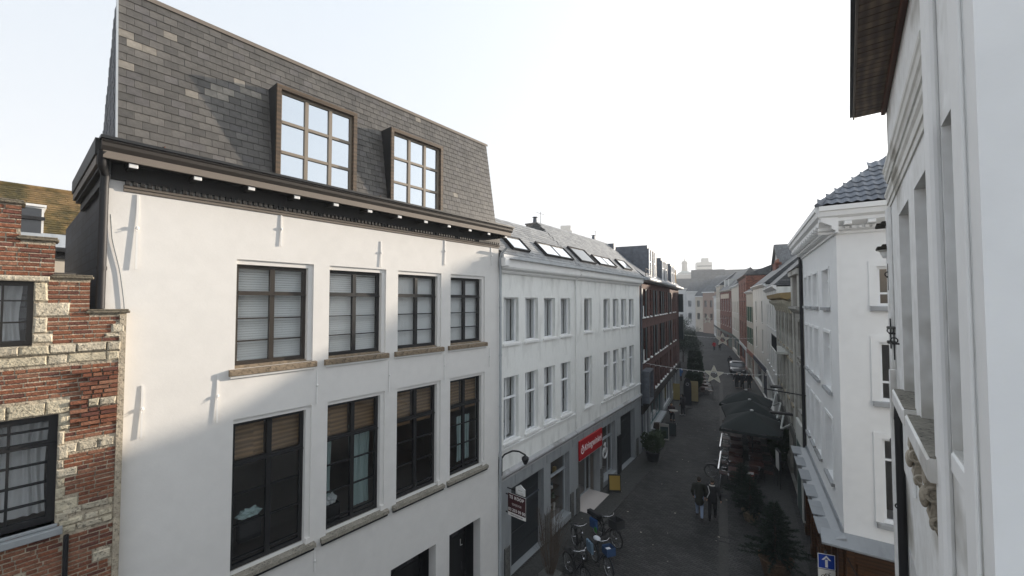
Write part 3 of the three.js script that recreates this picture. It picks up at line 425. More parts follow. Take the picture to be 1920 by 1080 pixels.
  const sky = (s0, s1, t0, t1, n, mat = M.skylight) => { const g0 = []; const w = (s1 - s0) / n; const f = new THREE.Group(); f.name = 'skylight'; f.position.set(0, 11.05, .33); f.rotation.x = -R(45); B.add(f); part(f, 'skylight_frame', [box(s0 - .05, s0, t0 - .05, t1 + .05, 0, .12), box(s1, s1 + .05, t0 - .05, t1 + .05, 0, .12), box(s0, s1, t0 - .05, t0, 0, .10), box(s0, s1, t1, t1 + .05, 0, .12), ...Array.from({ length: n - 1 }, (_, i) => box(s0 + w * (i + 1) - .04, s0 + w * (i + 1) + .04, t0, t1, 0, .10))], M.iron); for (let i = 0; i < n; i++) part(f, 'pane', new THREE.PlaneGeometry(w - .08, t1 - t0).rotateY((i - .5) * .01).translate(s0 + w * (i + .5), (t0 + t1) / 2, .085), mat); };
  sky(1.0, 2.05, .52, 1.15, 1); sky(3.35, 5.75, .52, 1.22, 2); sky(6.65, 8.35, .55, 1.5, 1, M.paintedDarkPane); sky(8.95, 11.25, .58, 1.22, 2); sky(12.55, 13.9, .6, 1.33, 1);
  // chimneys
  const ch = (x, y, z, w, h, d) => { const c = part(B, 'chimney', [cbox(x, x + w, y, y + h, z - d, z, .01), cbox(x - .04, x + w + .04, y + h, y + h + .07, z - d - .04, z + .04, .01)], S([.35, .34, .33], { map: brickTex })); part(c, 'chimney_pot', [new THREE.CylinderGeometry(.1, .12, .3, 10).translate(x + w * .3, y + h + .22, z - d / 2), new THREE.CylinderGeometry(.14, .14, .02, 10).translate(x + w * .3, y + h + .42, z - d / 2)], M.zinc); part(c, 'antenna', [rod([x + w * .7, y + h, z - d / 2], [x + w * .7, y + h + .8, z - d / 2], .012), rod([x + w * .4, y + h + .7, z - d / 2], [x + w * 1.0, y + h + .7, z - d / 2], .009)], M.iron); };
  ch(6.0, 12.85, -2.1, 1.3, .5, .6); ch(13.6, 13.0, -2.3, .9, .45, .5);
  // ground floor shop fronts
  const shopInterior = (x0, x1, y0, y1, depth = 2.8) => [box(x0 - .1, x1 + .1, y0, y1, -depth - .35, -depth - .32), box(x0 - .13, x0 - .1, y0, y1, -depth - .32, -.35), box(x1 + .1, x1 + .13, y0, y1, -depth - .32, -.35), box(x0 - .1, x1 + .1, y1, y1 + .03, -depth - .32, -.35), box(x0 - .1, x1 + .1, y0 - .03, y0, -depth - .32, -.35)];
  const g1 = part(B, 'garage_door', [box(.85, 3.08, .02, 2.98, -.3, -.24)], S([.03, .033, .036], { roughness: .5 })); for (let k = 0; k < 5; k++) part(g1, 'door_panel', cbox(.9, 3.03, .06 + k * .58, .60 + k * .58, -.24, -.215, .01), S([.028, .032, .035], { roughness: .45 })); part(g1, 'rail', [box(.87, 3.06, 2.05, 2.09, -.21, -.17)], M.zinc);
  const w1 = win(B, { x: 3.62, y: .35, w: 1.66, h: 2.63, z: -.2, v: [], hb: [[.72, .07]], fw: .06, mat: M.zincLight }); part(w1, 'display', [...shopInterior(3.62, 5.28, .35, 2.98)], M.room); part(w1, 'plinth', [cbox(3.6, 5.3, .1, .345, -.2, .10, .01)], M.greyStone);
  { const r = rng(8), cols = [[.5, .48, .44], [.2, .08, .05], [.1, .16, .2], [.42, .3, .12], [.08, .1, .06], [.6, .58, .55]]; for (let k = 0; k < 34; k++) { const x = 3.75 + r() * 1.35, y = .42 + Math.floor(r() * 4) * .5 * (r() < .4 ? 0 : 1), w = .05 + r() * .13, h = .08 + r() * .26; part(w1, 'goods', r() < .5 ? cbox(x, x + w, y, y + h, -.6 - r() * .4, -.5, .01) : new THREE.LatheGeometry([[.001, 0], [w * .6, 0], [w * .7, h * .3], [w * .3, h * .7], [w * .35, h]].map(p => new THREE.Vector2(...p)), 10).translate(x, y, -.6), S(cols[Math.floor(r() * 6)], { roughness: .6 })); } for (const y of [.9, 1.4, 1.9]) part(w1, 'shelf', box(3.65, 5.25, y - .03, y, -1.1, -.45), M.dormerWood); }
  // red shop sign and entrance
  const sg = part(B, 'shop_sign', [cbox(6.12, 8.72, 2.28, 3.16, .052, .12, .008)], S([.42, .012, .016], { roughness: .45 }));
  { const t = canvasTex(1024, 344, c => { c.fillStyle = '#a9101a'; c.fillRect(0, 0, 1024, 344); c.fillStyle = '#fff'; c.strokeStyle = '#fff'; c.font = 'bold 168px sans-serif'; c.fillText('Kringwinkel', 205, 225, 790); c.lineWidth = 26; c.lineCap = 'round'; c.beginPath(); c.arc(118, 185, 58, -.9, 3.9); c.stroke(); c.beginPath(); c.moveTo(118, 190); c.lineTo(128, 92); c.stroke(); c.beginPath(); c.moveTo(96, 110); c.lineTo(128, 92); c.stroke(); }); part(sg, 'lettering', Object.assign(new THREE.PlaneGeometry(2.56, .84).translate(7.42, 2.72, .1235), { userData: { ready: true } }), new THREE.MeshStandardMaterial({ map: t, roughness: .45 })); }
  const en = win(B, { x: 6.15, y: .02, w: 2.45, h: 2.22, z: -.5, v: [[.34, .06], [.78, .06]], hb: [], fw: .06, mat: M.zincLight }); part(en, 'lobby', shopInterior(6.15, 8.6, .02, 2.6, 3.2), M.room); part(en, 'threshold', [box(6.2, 8.5, .012, .03, -.5, .55)], S([.55, .5, .47], { roughness: .7 })); part(en, 'transom_panel', [box(6.15, 8.6, 2.245, 2.62, -.5, -.4), box(6.15, 8.6, 2.24, 2.29, -.4, .1)], M.zincLight);
  const w2 = win(B, { x: 8.9, y: .35, w: 1.85, h: 2.7, z: -.2, v: [[.7, .05]], hb: [[.72, .07]], fw: .06, mat: M.zincLight }); part(w2, 'display', shopInterior(8.9, 10.75, .35, 3.05), M.room); part(w2, 'plinth', [cbox(8.88, 10.8, .1, .345, -.2, .10, .01)], M.greyStone);
  part(w2, 'emblem', [new THREE.TorusGeometry(.27, .045, 8, 26, 5.1).rotateZ(2.0).translate(9.75, 1.55, -.17), bar([9.75, 1.55, -.17], [9.80, 2.05, -.17], .09, .03), bar([9.80, 2.05, -.17], [9.6, 1.95, -.17], .08, .03)], S([.8, .8, .8], { roughness: .5 }));
  const g2 = part(B, 'garage_door', [box(11.55, 13.95, .02, 3.1, -.3, -.24)], S([.03, .033, .036], { roughness: .5 })); for (let k = 0; k < 6; k++) part(g2, 'door_panel', cbox(11.6, 13.9, .05 + k * .5, .52 + k * .5, -.24, -.215, .01), S([.026, .03, .033], { roughness: .45 }));
  part(B, 'wall_cap', [box(11.0, 11.5, 0, 2.1, .031, .10)], M.blackFrame);
}
{ // lamp on a bracket
  const o = thing('wall_lamp', 'black street lamp on a bent wall bracket beside the drainpipe', 'lamp', [-9.25, 4.0, -10.62], R(90 + 4.26));
  part(o, 'bracket', [cbox(-.06, .06, -.35, .28, 0, .1, .01), tube([[0, .2, .08], [.03, .38, .2], [.06, .55, .5], [.08, .58, .75], [.08, .52, 1.0]], .028, 8)], M.iron);
  part(o, 'lantern', [new THREE.LatheGeometry([[.001, .2], [.03, .2], [.05, .16], [.13, .1], [.14, .02], [.1, -.08], [.06, -.16], [.001, -.18]].map(p => new THREE.Vector2(...p)), 12).scale(.85, .85, .85).translate(.08, .36, 1.0)], M.iron);
  part(o, 'bulb_glass', new THREE.SphereGeometry(.08, 12, 8).scale(1, .7, 1).scale(.85, .85, .85).translate(.08, .22, 1.0), M.farGlass);
}
{ // for-sale board standing out from the wall
  const o = thing('for_sale_board', 'dark red and white for sale board standing out from the grey shop wall', 'sign', [-9.24, 2.27, -10.95], 0);
  const t = canvasTex(512, 500, c => { c.fillStyle = '#3d0a12'; c.fillRect(0, 0, 512, 420); c.fillStyle = '#e9e6e2'; c.fillRect(0, 420, 512, 80); c.fillStyle = '#f2eeea'; c.font = 'bold 104px sans-serif'; c.textAlign = 'center'; c.fillText('TE KOOP', 256, 112, 490); c.font = '66px serif'; c.fillText('SINJOOR', 256, 250, 380); c.font = 'bold 92px sans-serif'; c.fillText('03 203 09 00', 256, 388, 490); c.fillStyle = '#2a1014'; c.font = 'bold 46px sans-serif'; c.fillText('www.sinjoor.be', 256, 476, 480); });
  part(o, 'board', [box(.1, .86, 0, .74, -.02, 0)], M.whitePaint);
  part(o, 'print', Object.assign(new THREE.PlaneGeometry(.76, .74).translate(.48, .37, .003), { userData: { ready: true } }), new THREE.MeshStandardMaterial({ map: t, roughness: .6 }));
  part(o, 'arm', [box(0, .12, .05, .09, -.018, -.002), box(0, .12, .65, .69, -.018, -.002)], M.iron);
  const n = thing('house_shaped_sign', 'small white house shaped sign above the for sale board', 'sign', [-9.24, 3.02, -11.02], 0);
  const t2 = canvasTex(256, 128, c => { c.fillStyle = '#e4e4e2'; c.fillRect(0, 0, 256, 128); c.fillStyle = '#333'; c.font = '40px serif'; c.textAlign = 'center'; c.fillText('Sinjoor', 128, 78); });
  part(n, 'panel', [prism([[.38, 0], [.78, 0], [.78, .22], [.58, .34], [.38, .22]], -.03, 0)], M.whitePaint); part(n, 'print', Object.assign(new THREE.PlaneGeometry(.32, .12).translate(.58, .15, .004), { userData: { ready: true } }), new THREE.MeshStandardMaterial({ map: t2, roughness: .6 })); part(n, 'arm', box(0, .34, .08, .11, -.025, -.005), M.iron);
}

// ---------------------------------------------------------------- the dark brick block with shutters
{
  const C = leftFacade('brick_block', 'dark red brick block with dark shutters and zinc roof dormers', 'house', -10.38, -25.61, 11.3);
  const brick = S([.145, .062, .052], { map: farBrick, roughness: .9 });
  const top = [[.9, .9], [2.35, .6], [3.9, .55], [5.7, .7], [6.8, .55], [8.3, .75], [9.6, .55], [10.8, .7], [12.2, .55], [14.4, .9], [17.2, .6], [18.8, .6]], holes = [];
  for (const [x, w] of top) holes.push([x, x + w, 8.5, 10.4], [x, x + w, 5.55, 7.75], [x + .1, x + w + .1, 3.0 + 0.0, 4.95]);
  const shop = [[1.3, 2.9, .02, 2.3], [3.6, 9.2, .5, 2.3], [10.0, 15, .3, 2.3], [16, 20.5, .3, 2.3]];
  part(C, 'wall', [wallGeo(0.03, 22.6, 2.6, 10.9, .34, holes)], brick);
  part(C, 'shop_wall', [wallGeo(.03, 22.6, 0, 2.59, .34, shop)], M.greyStone); part(C, 'shop_fascia', [box(.03, 22.6, 2.35, 2.9, .004, .14)], S([.035, .026, .02], { map: woodTex }));
  part(C, 'back_wall', [box(.03, 22.6, 0, 10.8, -7, -6.8), box(22.35, 22.6, 0, 10.8, -6.8, -.35), box(.03, .3, 0, 10.8, -6.8, -.35), box(.3, 22.35, 10.5, 10.75, -6.8, -.35)], brick);
  part(C, 'inner_rooms', [box(.3, 22.3, 0.1, 10.5, -3.1, -3.05), box(.3, 22.3, 2.62, 2.8, -3.05, -.36), box(.3, 22.3, 5.1, 5.3, -3.05, -.36), box(.3, 22.3, 8.1, 8.3, -3.05, -.36)], M.room);
  const shut = S([.018, .028, .03], { roughness: .6 });
  top.forEach(([x, w], i) => { for (const [y, h, dx] of [[8.5, 1.9, 0], [5.55, 2.2, 0], [3.0, 1.95, .1]]) { const f = pvcWindow(C, x + dx, y, w, h, { mat: M.blackFrame, glass: M.farGlass, sill: M.whiteTrim, room: .3, sillOut: .08 }); if (i % 3 === 0 && y > 3.1) { part(f, 'shutter', [cbox(x - .62, x - .04, y, y + h, .02, .06, .01), cbox(x + w + .04, x + w + .5, y, y + h, .02, .06, .01)], shut); part(f, 'balcony_panel', [box(x + .02, x + w - .02, y + .02, y + .75, -.07, -.05)], M.whitePaint); } } });
  part(C, 'bay_frame', [box(.3, 2.0, 3.0, 3.1, .004, .5), box(.3, 2.0, 4.95, 5.05, .004, .5), box(.3, .38, 3.1, 4.95, .004, .5), box(1.92, 2.0, 3.1, 4.95, .004, .5)], M.zinc); part(C, 'bay_glass', box(.38, 1.92, 3.1, 4.95, .4, .42), M.farGlass);
  part(C, 'shutter', [cbox(21.9, 22.5, 8.4, 10.4, .05, .5, .02), cbox(21.9, 22.5, 5.4, 7.9, .05, .5, .02)], shut);
  part(C, 'eaves', [alongX([[0, 10.88], [.5, 10.92], [.55, 11.0], [.55, 11.1], [0, 11.1]], 0, 22.7)], M.zincLight);
  part(C, 'roof', [alongX([[.4, 11.1], [-2.1, 13.2], [-6.9, 13.4], [-6.9, 11.1]], .02, 22.6)], M.zinc);
  const dm = (x0, x1, y1) => { const d = part(C, 'dormer', [box(x0, x1, 11.1, y1, -3.2, -.05)], M.zinc); for (let x = x0 + .4; x < x1; x += .5) part(d, 'seam', box(x - .015, x + .015, 11.1, y1, -.05, -.02), M.zinc); for (let k = 0; k < 5; k++) part(d, 'seam', box(x0 - .025, x0, 11.1, y1, -3 + k * .6, -2.97 + k * .6), M.zinc); for (const xx of [x0 + .15, (x0 + x1) / 2 + .1]) { const f = part(d, 'window', [box(xx, xx + .08, 11.35, y1 - .2, -.02, .06), box(xx + .8, xx + .88, 11.35, y1 - .2, -.02, .06), box(xx + .08, xx + .8, 11.35, 11.43, -.02, .06), box(xx + .08, xx + .8, y1 - .28, y1 - .2, -.02, .06), box(xx + .08, xx + .8, 12.4, 12.46, -.02, .05)], M.upvc); part(f, 'pane', box(xx + .08, xx + .8, 11.43, y1 - .28, -.01, .01), M.paintedDarkPane); } };
  dm(3.4, 7.4, 13.6); dm(9.9, 13.9, 13.3); dm(16, 19.6, 13.3);
  const rl = part(C, 'roof_railing', [rod([.6, 11.1, .3], [.6, 11.7, .3], .02), rod([2.6, 11.1, .3], [2.6, 11.7, .3], .02), rod([.6, 11.7, .3], [2.6, 11.7, .3], .015), rod([.6, 11.4, .3], [2.6, 11.4, .3], .015)], M.iron);
  shop.forEach(([a, b, c, d], i) => { const f = win(C, { x: a, y: c, w: b - a, h: d - c, z: -.15, v: i ? [[.33, .05], [.66, .05]] : [[.5, .05]], hb: [], fw: .06, mat: i === 1 ? S([.08, .15, .16]) : M.upvc, glass: M.farGlass }); if (i === 1) part(f, 'shop_ledge', cbox(a, b, .3, .49, -.1, .35, .02), M.zincLight); });
  part(C, 'downpipe', [rod([.1, 0, .08], [.1, 10.9, .08], .05, 8)], M.zinc);
  part(C, 'gable_wall', [box(-.02, .28, 10.7, 13.4, -6.5, -1.6)], M.zinc);
}

// ---------------------------------------------------------------- the white house the camera leans out of
{
  const E = rightFacade('ornate_white_house', 'weathered white house with deep window reveals and timber eaves', 'house', .5, 0, 0);
  // local x = world z (towards the camera), local z = out over the street
  const yT = 12.35, far = -8.2;
  const piers = [[-3.42, -3.17], [-4.14, -3.87], [-5.82, -5.36], [-8.2, -6.86]];
  const openings = [[-3.87, -3.42, 8.55, 10.66], [-5.36, -4.14, 8.42, 10.56], [-6.86, -5.82, 8.42, 10.56]];
  const low = [[-5.36, -4.14, 4.6, 6.6], [-6.86, -5.82, 4.6, 6.6]];
  part(E, 'wall', [wallGeo(far, -3.17, 0, yT, .42, [...openings, ...low])], M.stuccoE);
  part(E, 'side_wall', [box(far, far + .3, 0, yT, -7, -.43), box(far, -2.95, 0, yT, -7.3, -7.05)], M.stuccoE);
  part(E, 'end_wall', [box(-3.168, -2.95, 0, yT, -7, -.004)], M.stuccoD);
  openings.forEach(([a, b, c, d], i) => {
    const f = win(E, { x: a, y: c, w: b - a, h: d - c, z: -.34, v: i ? [[.5, .06]] : [], hb: [[.7, .06]], fw: .06, mat: M.whitePaint, glass: M.farGlass });
    part(f, 'lintel', [cbox(a + .01, b - .01, d - .055, d - .002, -.33, -.09, .01), cbox(a + .01, b - .01, d - .10, d - .056, -.33, -.2, .01)], i ? S([.42, .37, .30], { map: grime, roughness: .8 }) : S([.5, .5, .5], { map: grime }));
    if (i) part(f, 'sill', [cbox(a - .12, b + .10, c - .16, c + .0, -.33, .105, .015)], M.whitePaint);
    if (i) part(f, 'sill_crust', [cbox(a - .1, b + .08, c + .001, c + .012, -.32, .09, .004)], S([.34, .34, .33], { map: stoneTex, bumpMap: roughBump, bumpScale: .03, roughness: 1 }));
  });
  low.forEach(([a, b, c, d]) => { const f = win(E, { x: a, y: c, w: b - a, h: d - c, z: -.3, v: [[.5, .06]], hb: [[.7, .06]], fw: .06, mat: M.whitePaint, glass: M.farGlass }); part(f, 'sill', cbox(a - .1, b + .1, c - .14, c, -.3, .1, .015), M.whitePaint); });
  // carved consoles below the sills
  const worn = S([.50, .45, .37], { map: grime, bumpMap: roughBump, bumpScale: .03, roughness: .95 });
  for (const [a, b] of [[-5.36, -4.14]]) for (const x of [a + .06, b - .22]) { const c = part(E, 'console', [prism([[0, 8.26], [.10, 8.26], [.105, 8.18], [.07, 8.05], [.085, 7.95], [.045, 7.84], [0, 7.7]].map(p => [p[0], p[1]]), 0, .16).rotateY(-Math.PI / 2).translate(x + .16, 0, 0)], worn); part(c, 'scroll', [new THREE.TorusGeometry(.05, .016, 6, 14).rotateY(Math.PI / 2).translate(x + .165, 8.13, .05)], worn); part(c, 'scroll', [new THREE.TorusGeometry(.035, .014, 6, 14).rotateY(Math.PI / 2).translate(x + .165, 7.93, .04)], worn); part(c, 'leaf_carving', [new THREE.SphereGeometry(.05, 8, 6).scale(1.2, 1.6, .6).translate(x + .08, 8.08, .10), new THREE.SphereGeometry(.035, 8, 6).scale(1, 1.5, .6).translate(x + .08, 7.9, .06)], worn); }
  part(E, 'apron_panel', cbox(-5.28, -4.22, 7.5, 8.24, 0.001, .03, .01), M.stuccoE); part(E, 'apron_panel', cbox(-6.8, -5.9, 7.5, 8.24, .001, .03, .01), M.stuccoE);
  part(E, 'parapet', [cbox(-3.87, -3.43, 8.40, 8.548, -.36, .012, .02)], M.stuccoD);
  part(E, 'near_pilaster', [cbox(-4.125, -3.885, 0, yT - .06, .001, .055, .02)], M.stuccoD); part(E, 'near_pilaster', [cbox(-3.405, -3.165, 0, yT - .06, .001, .02, .012)], M.stuccoD);
  // entablature
  part(E, 'architrave', [alongX([[0, 10.86], [.015, 10.86], [.015, 10.93], [.028, 10.94], [.028, 11.02], [.045, 11.05], [.05, 11.09], [0, 11.09]], far - .02, -4.13)], S([.74, .73, .69], { map: grime, roughness: .8 })); part(E, 'architrave', [alongX([[0, 11.26], [.02, 11.26], [.03, 11.31], [.045, 11.33], [.05, 11.40], [.06, 11.42], [.06, 11.47], [.03, 11.50], [0, 11.52]], far - .04, -4.13)], S([.72, .71, .67], { map: grime, roughness: .8 }));
  part(E, 'frieze_panel', [cbox(-6.6, -4.3, 11.62, 12.1, .001, .02, .01)], M.stuccoE);
  // eaves: individual boards
  const r = rng(12); for (let x = far - .02, k = 0; x < -3.0; x += .125, k++) { const m = part(E, 'soffit_board', cbox(x, x + .112, yT + .0 + r() * .003, yT + .025, -.06, .36, .004), k % 3 ? M.soffit : M.soffit2); }
  part(E, 'eaves_fascia', [cbox(far - .04, -2.92, yT - .02, yT + .16, .361, .385, .004)], S([.30, .25, .21], { map: woodTex, roughness: .6 })); part(E, 'wall_beam', [cbox(far - .02, -2.95, yT - .05, yT - .002, 0.004, .06, .006)], M.redBeam);
  part(E, 'roof', [alongX([[.42, yT + .03], [.42, yT + .17], [-3.4, yT + 1.2], [-7.4, yT + .1], [-7.4, yT + .03]], far - .06, -2.9)], M.zincDark);
  // far corner: pilaster with two weathered drip caps
  part(E, 'pilaster', [cbox(far - .02, far + .35, 0, 10.85, 0.001, .05, .01), cbox(far - .16, far - .001, 10.05, 11.6, -.3, -.02, .01)], M.stuccoE);
  for (const y of [10.62, 10.28]) part(E, 'drip_cap', [cbox(far - .2, far + .16, y, y + .035, -.25, .16, .01), cbox(far - .14, far + .1, y + .036, y + .07, -.25, .1, .01)], S([.045, .044, .038], { map: stoneTex, bumpMap: roughBump, bumpScale: .02 })); part(E, 'drip_corbel', [new THREE.LatheGeometry([[.001, 0], [.03, .0], [.05, .05], [.06, .09], [.10, .12]].map(p => new THREE.Vector2(...p)), 12).translate(far + .02, 10.15, .06)], M.stuccoE);
  part(E, 'downpipe', [rod([-6.95, 0, .05], [-6.95, 8.1, .05], .045, 8), tube([[-6.95, 8.05, .05], [-6.98, 8.2, .04], [-7.1, 8.3, .02], [-7.2, 8.34, .0]], .05, 8)], M.iron);
  part(E, 'downpipe', [rod([-7.5, 0, .06], [-7.5, 8.6, .06], .04, 8)], M.whitePaint);
  for (const [x, y, h] of [[-7.95, 9.67, .38], [-7.3, 8.75, .42], [-7.85, 8.85, .42], [-7.35, 6.5, .6], [-7.9, 7.2, .6]]) part(E, 'wall_anchor', [bar([x, y, .05], [x, y + h, .05], .02, .014), rod([x, y + h * .5, 0], [x, y + h * .5, .07], .012), new THREE.TorusGeometry(.035, .008, 5, 12).rotateY(Math.PI / 2).translate(x, y + h * .6, .05)], M.iron);
  for (const [y] of [[8.62], [8.42]]) part(E, 'bracket_stub', cbox(-7.9, -7.78, y + .5, y + .54, 0, .09, .008), M.blueStone);
  part(E, 'wall_crack', [tube([[-5.3, 9.4, -.3], [-5.355, 9.2, -.2], [-5.357, 9.05, -.12], [-5.358, 8.9, -.1]], .004, 4)], worn);
}

// ---------------------------------------------------------------- the white corner house
{
  const cx = -.22, cz = -14;
  const D = rightFacade('corner_house', 'smooth white corner house with dentilled cornice and brown shopfront', 'house', cx, cz, 9.8);
  // local x negative = away along the street; second facade turned towards the camera
  const L = 7.3, holes = [];
  for (const [a, b] of [[1.2, 2.3], [3.35, 4.35], [4.75, 5.55], [6.0, 6.8]]) for (const [c, d] of [[9.35, 10.48], [6.9, 8.58], [4.3, 6.1]]) holes.push([-b, -a, c, d]);
  part(D, 'wall', [wallGeo(-L, 0, 3.4, 11.5, .3, holes)], M.stuccoD);
  const grey = S([.42, .43, .44], { map: grime });
  holes.forEach(([a, b, c, d]) => { const f = win(D, { x: a, y: c, w: b - a, h: d - c, z: -.14, v: [[.5, .06]], hb: [[.72, .06]], fw: .06, mat: M.upvc }); part(f, 'sill', cbox(a - .08, b + .08, c - .1, c - .001, -.13, .09, .01), grey); part(f, 'surround', [box(a - .1, b + .1, d + .001, d + .08, .001, .025), box(a - .1, a - .02, c, d, .001, .025), box(b + .02, b + .1, c, d, .001, .025)], M.stuccoD); drape(f, a + .06, b - .06, c + .05, d - .05, -.27, M.curtain, 10, .01); });
  part(D, 'back_wall', [box(-L, -.3, 0, 11.4, -8, -7.8), box(-L, -L + .25, 0, 11.4, -7.8, -.31)], M.stuccoD);
  // street side 2: group turned by the corner angle
  const side = new THREE.Group(); D.add(side);
  side.rotation.y = R(90 - 9.8 + 5.7); // local x runs along the side street, local z faces the camera
  const sh = [[.80, 1.95, 9.40, 10.42], [.80, 1.95, 6.98, 8.48], [.80, 1.95, 3.95, 6.05], [3.2, 4.35, 9.4, 10.42], [3.2, 4.35, 6.98, 8.48], [3.2, 4.35, 3.95, 6.05]];
  const SW = [wallGeo(.0, 7, 3.45, 11.5, .3, sh)];
  part(side, 'side_wall', SW, M.stuccoD);
  sh.forEach(([a, b, c, d]) => { part(side, 'window_surround', [box(a - .16, b + .16, d + .001, d + .14, .001, .03), box(a - .16, a - .001, c, d, .001, .03), box(b + .001, b + .16, c, d, .001, .03)], M.stuccoD); part(side, 'sill', cbox(a - .14, b + .14, c - .13, c - .001, -.13, .1, .012), grey); const f = win(side, { x: a, y: c, w: b - a, h: d - c, z: -.1, v: [[.5, .05]], hb: [[c > 6.5 ? .32 : .74, .05]], fw: .07, mat: M.upvc, name: 'window' }); });
  part(side, 'side_room', [box(.3, 6.7, 3.5, 11.2, -2.2, -2.15), box(.3, 6.7, 6.4, 6.6, -2.1, -.35), box(.3, 6.7, 8.9, 9.1, -2.1, -.35)], M.room);
  // cornices on both fronts
  const prof = [[0, 11.32], [.06, 11.32], [.06, 11.38], [.14, 11.42], [.14, 11.5], [.36, 11.62], [.36, 11.70], [.44, 11.76], [.46, 11.88], [.5, 11.90], [.5, 12.02], [0, 12.05]];
  part(D, 'cornice', [alongX(prof, -L - .1, .38)], M.whiteTrim); part(side, 'side_cornice', [alongX(prof, -.38, 7)], M.whiteTrim);
  const dg = mg(cbox(-.04, .04, 11.43, 11.5, .141, .2, .006)), mo = mg(cbox(-.08, .08, 11.51, 11.60, .14, .40, .012)); dg.userData.ready = mo.userData.ready = true;
  for (let x = -L + .1; x < 0; x += .135) part(D, 'dentil', dg, M.whiteTrim).position.x = x; for (let x = .08; x < 6.8; x += .135) part(side, 'dentil', dg, M.whiteTrim).position.x = x;
  for (let x = -L + .25; x < 0; x += .47) part(D, 'modillion', mo, M.whiteTrim).position.x = x; for (let x = .22; x < 6.8; x += .47) part(side, 'modillion', mo, M.whiteTrim).position.x = x;
  // roof: hipped, glazed black pantiles laid one by one on the side front
  const black = tones([.085, .097, .12], [1, 1.2, .85, 1.3], { roughness: .28, metalness: .05 });
  const th = Math.tan(R(42)), ridge = 1.75, ty = 12.04;
  const dirA = V(-1, 0, 0), outA = V(0, 0, 1), dirB = V(1, 0, 0).applyAxisAngle(V(0, 1, 0), side.rotation.y), outB = V(0, 0, 1).applyAxisAngle(V(0, 1, 0), side.rotation.y);
  { // core of the hipped roof
    const g = new THREE.BufferGeometry(), cor = outA.clone().add(outB).multiplyScalar(.4), hip = outA.clone().add(outB).multiplyScalar(-ridge), e = V(cor.x, ty - .05, cor.z), h = V(hip.x * .8, ty + ridge * th * .96, hip.z * .8), a1 = V(-L - .1, ty - .05, .42), a2 = V(-L - .1, h.y, -ridge + .3), b1 = dirB.clone().multiplyScalar(7).addScaledVector(outB, .42).setY(ty - .05), b2 = dirB.clone().multiplyScalar(7).addScaledVector(outB, -ridge + .3).setY(h.y), back = V(-L, h.y, -6), tri = (...p) => p.flatMap(q => [q.x, q.y, q.z]);
    g.setAttribute('position', new THREE.Float32BufferAttribute([...tri(e, h, a1), ...tri(h, a2, a1), ...tri(e, b1, h), ...tri(h, b1, b2), ...tri(a2, h, back), ...tri(h, b2, back)], 3)); g.computeVertexNormals(); part(D, 'roof_core', g, M.zincDark);
    part(D, 'hip_tiles', Array.from({ length: 14 }, (_, k) => { const t = k / 14, t2 = (k + 1.25) / 14, p = e.clone().lerp(h, t), q = e.clone().lerp(h, t2); return rod([p.x, p.y + .05, p.z], [q.x, q.y + .09, q.z], .09, 8, .075); }), S([.16, .17, .19], { roughness: .5 }));
  }
  { const g = new THREE.PlaneGeometry(.215, .30, 8, 1), p = g.attributes.position; for (let i = 0; i < p.count; i++) { const u = p.getX(i) / .215 + .5; p.setZ(i, .02 * Math.cos(u * 6.283) + (p.getY(i) < 0 ? .02 : 0)); } g.computeVertexNormals(); const tg = uvBox(g); tg.userData.ready = true; const r = rng(3);
    for (let j = 0; j < 8; j++) for (let k = 0; k < 22; k++) { const x = -.3 + k * .2, t = j * .245 + .1, inn = .4 - t * Math.cos(R(42)); const lim = x > -.42 - (inn - .42) * .95; if (!lim) continue; const m = part(side, 'pantile', tg, black[Math.floor(r() * 4)]); m.position.set(x, ty + .05 + t * Math.sin(R(42)), inn + .05); m.rotation.set(-R(90 - 42), 0, (r() - .5) * .02); } }
  // zinc ledge over the timber shopfront
  const zl = S([.34, .36, .40], { map: streak, roughness: .5, metalness: .15 });
  part(D, 'ledge', [alongX([[0, 3.40], [.40, 3.28], [.42, 3.30], [.42, 3.33], [0, 3.46]], -L, .3), alongX([[0, 3.461], [.06, 3.461], [.03, 3.56], [0, 3.56]], -L, .02)], zl);
  for (const x of [-7.0, -5.6, -4.2, -2.8, -1.5, -.35]) part(D, 'ledge_block', [cbox(x - .42, x + .42, 3.2, 3.36, .05, .50, .015), cbox(x - .5, x + .5, 3.361, 3.385, .04, .56, .008)], zl);
  part(side, 'ledge', [alongX([[0, 3.40], [.5, 3.26], [.52, 3.28], [.52, 3.32], [0, 3.47]], -.5, 7)], zl);
  part(D, 'shopfront', [wallGeo(-L, 0, 0, 3.35, .12, [[-6.8, -5.6, .6, 2.9], [-5.2, -3.4, .6, 2.9], [-3.0, -1.4, .6, 2.9]])], M.brown);
  for (const [a, b] of [[-6.8, -5.6], [-5.2, -3.4], [-3.0, -1.4]]) part(D, 'shop_pane', box(a, b, .6, 2.9, -.09, -.07), M.farGlass);
  for (const x of [-7.1, -5.4, -3.2, -1.1, -.2]) part(D, 'pilaster', [cbox(x - .13, x + .13, 0, 3.1, .001, .12, .015), cbox(x - .16, x + .16, 0, .35, .121, .16, .01)], M.brown);
  part(side, 'shopfront', [wallGeo(0, 7, 0, 3.38, .12, [])], M.brown);
  for (let k = 0; k < 5; k++) for (const [y0, y1] of [[.25, 1.2], [1.45, 2.75]]) { const x = .25 + k * 1.28; part(side, 'door_panel', [cbox(x, x + .95, y0, y1, .001, .03, .012), cbox(x + .12, x + .83, y0 + .12, y1 - .12, .031, .05, .012)], M.brown); }
  for (let k = 0; k < 6; k++) part(side, 'post', cbox(.02 + k * 1.28, .2 + k * 1.28, 0, 3.1, .001, .1, .012), M.brown);
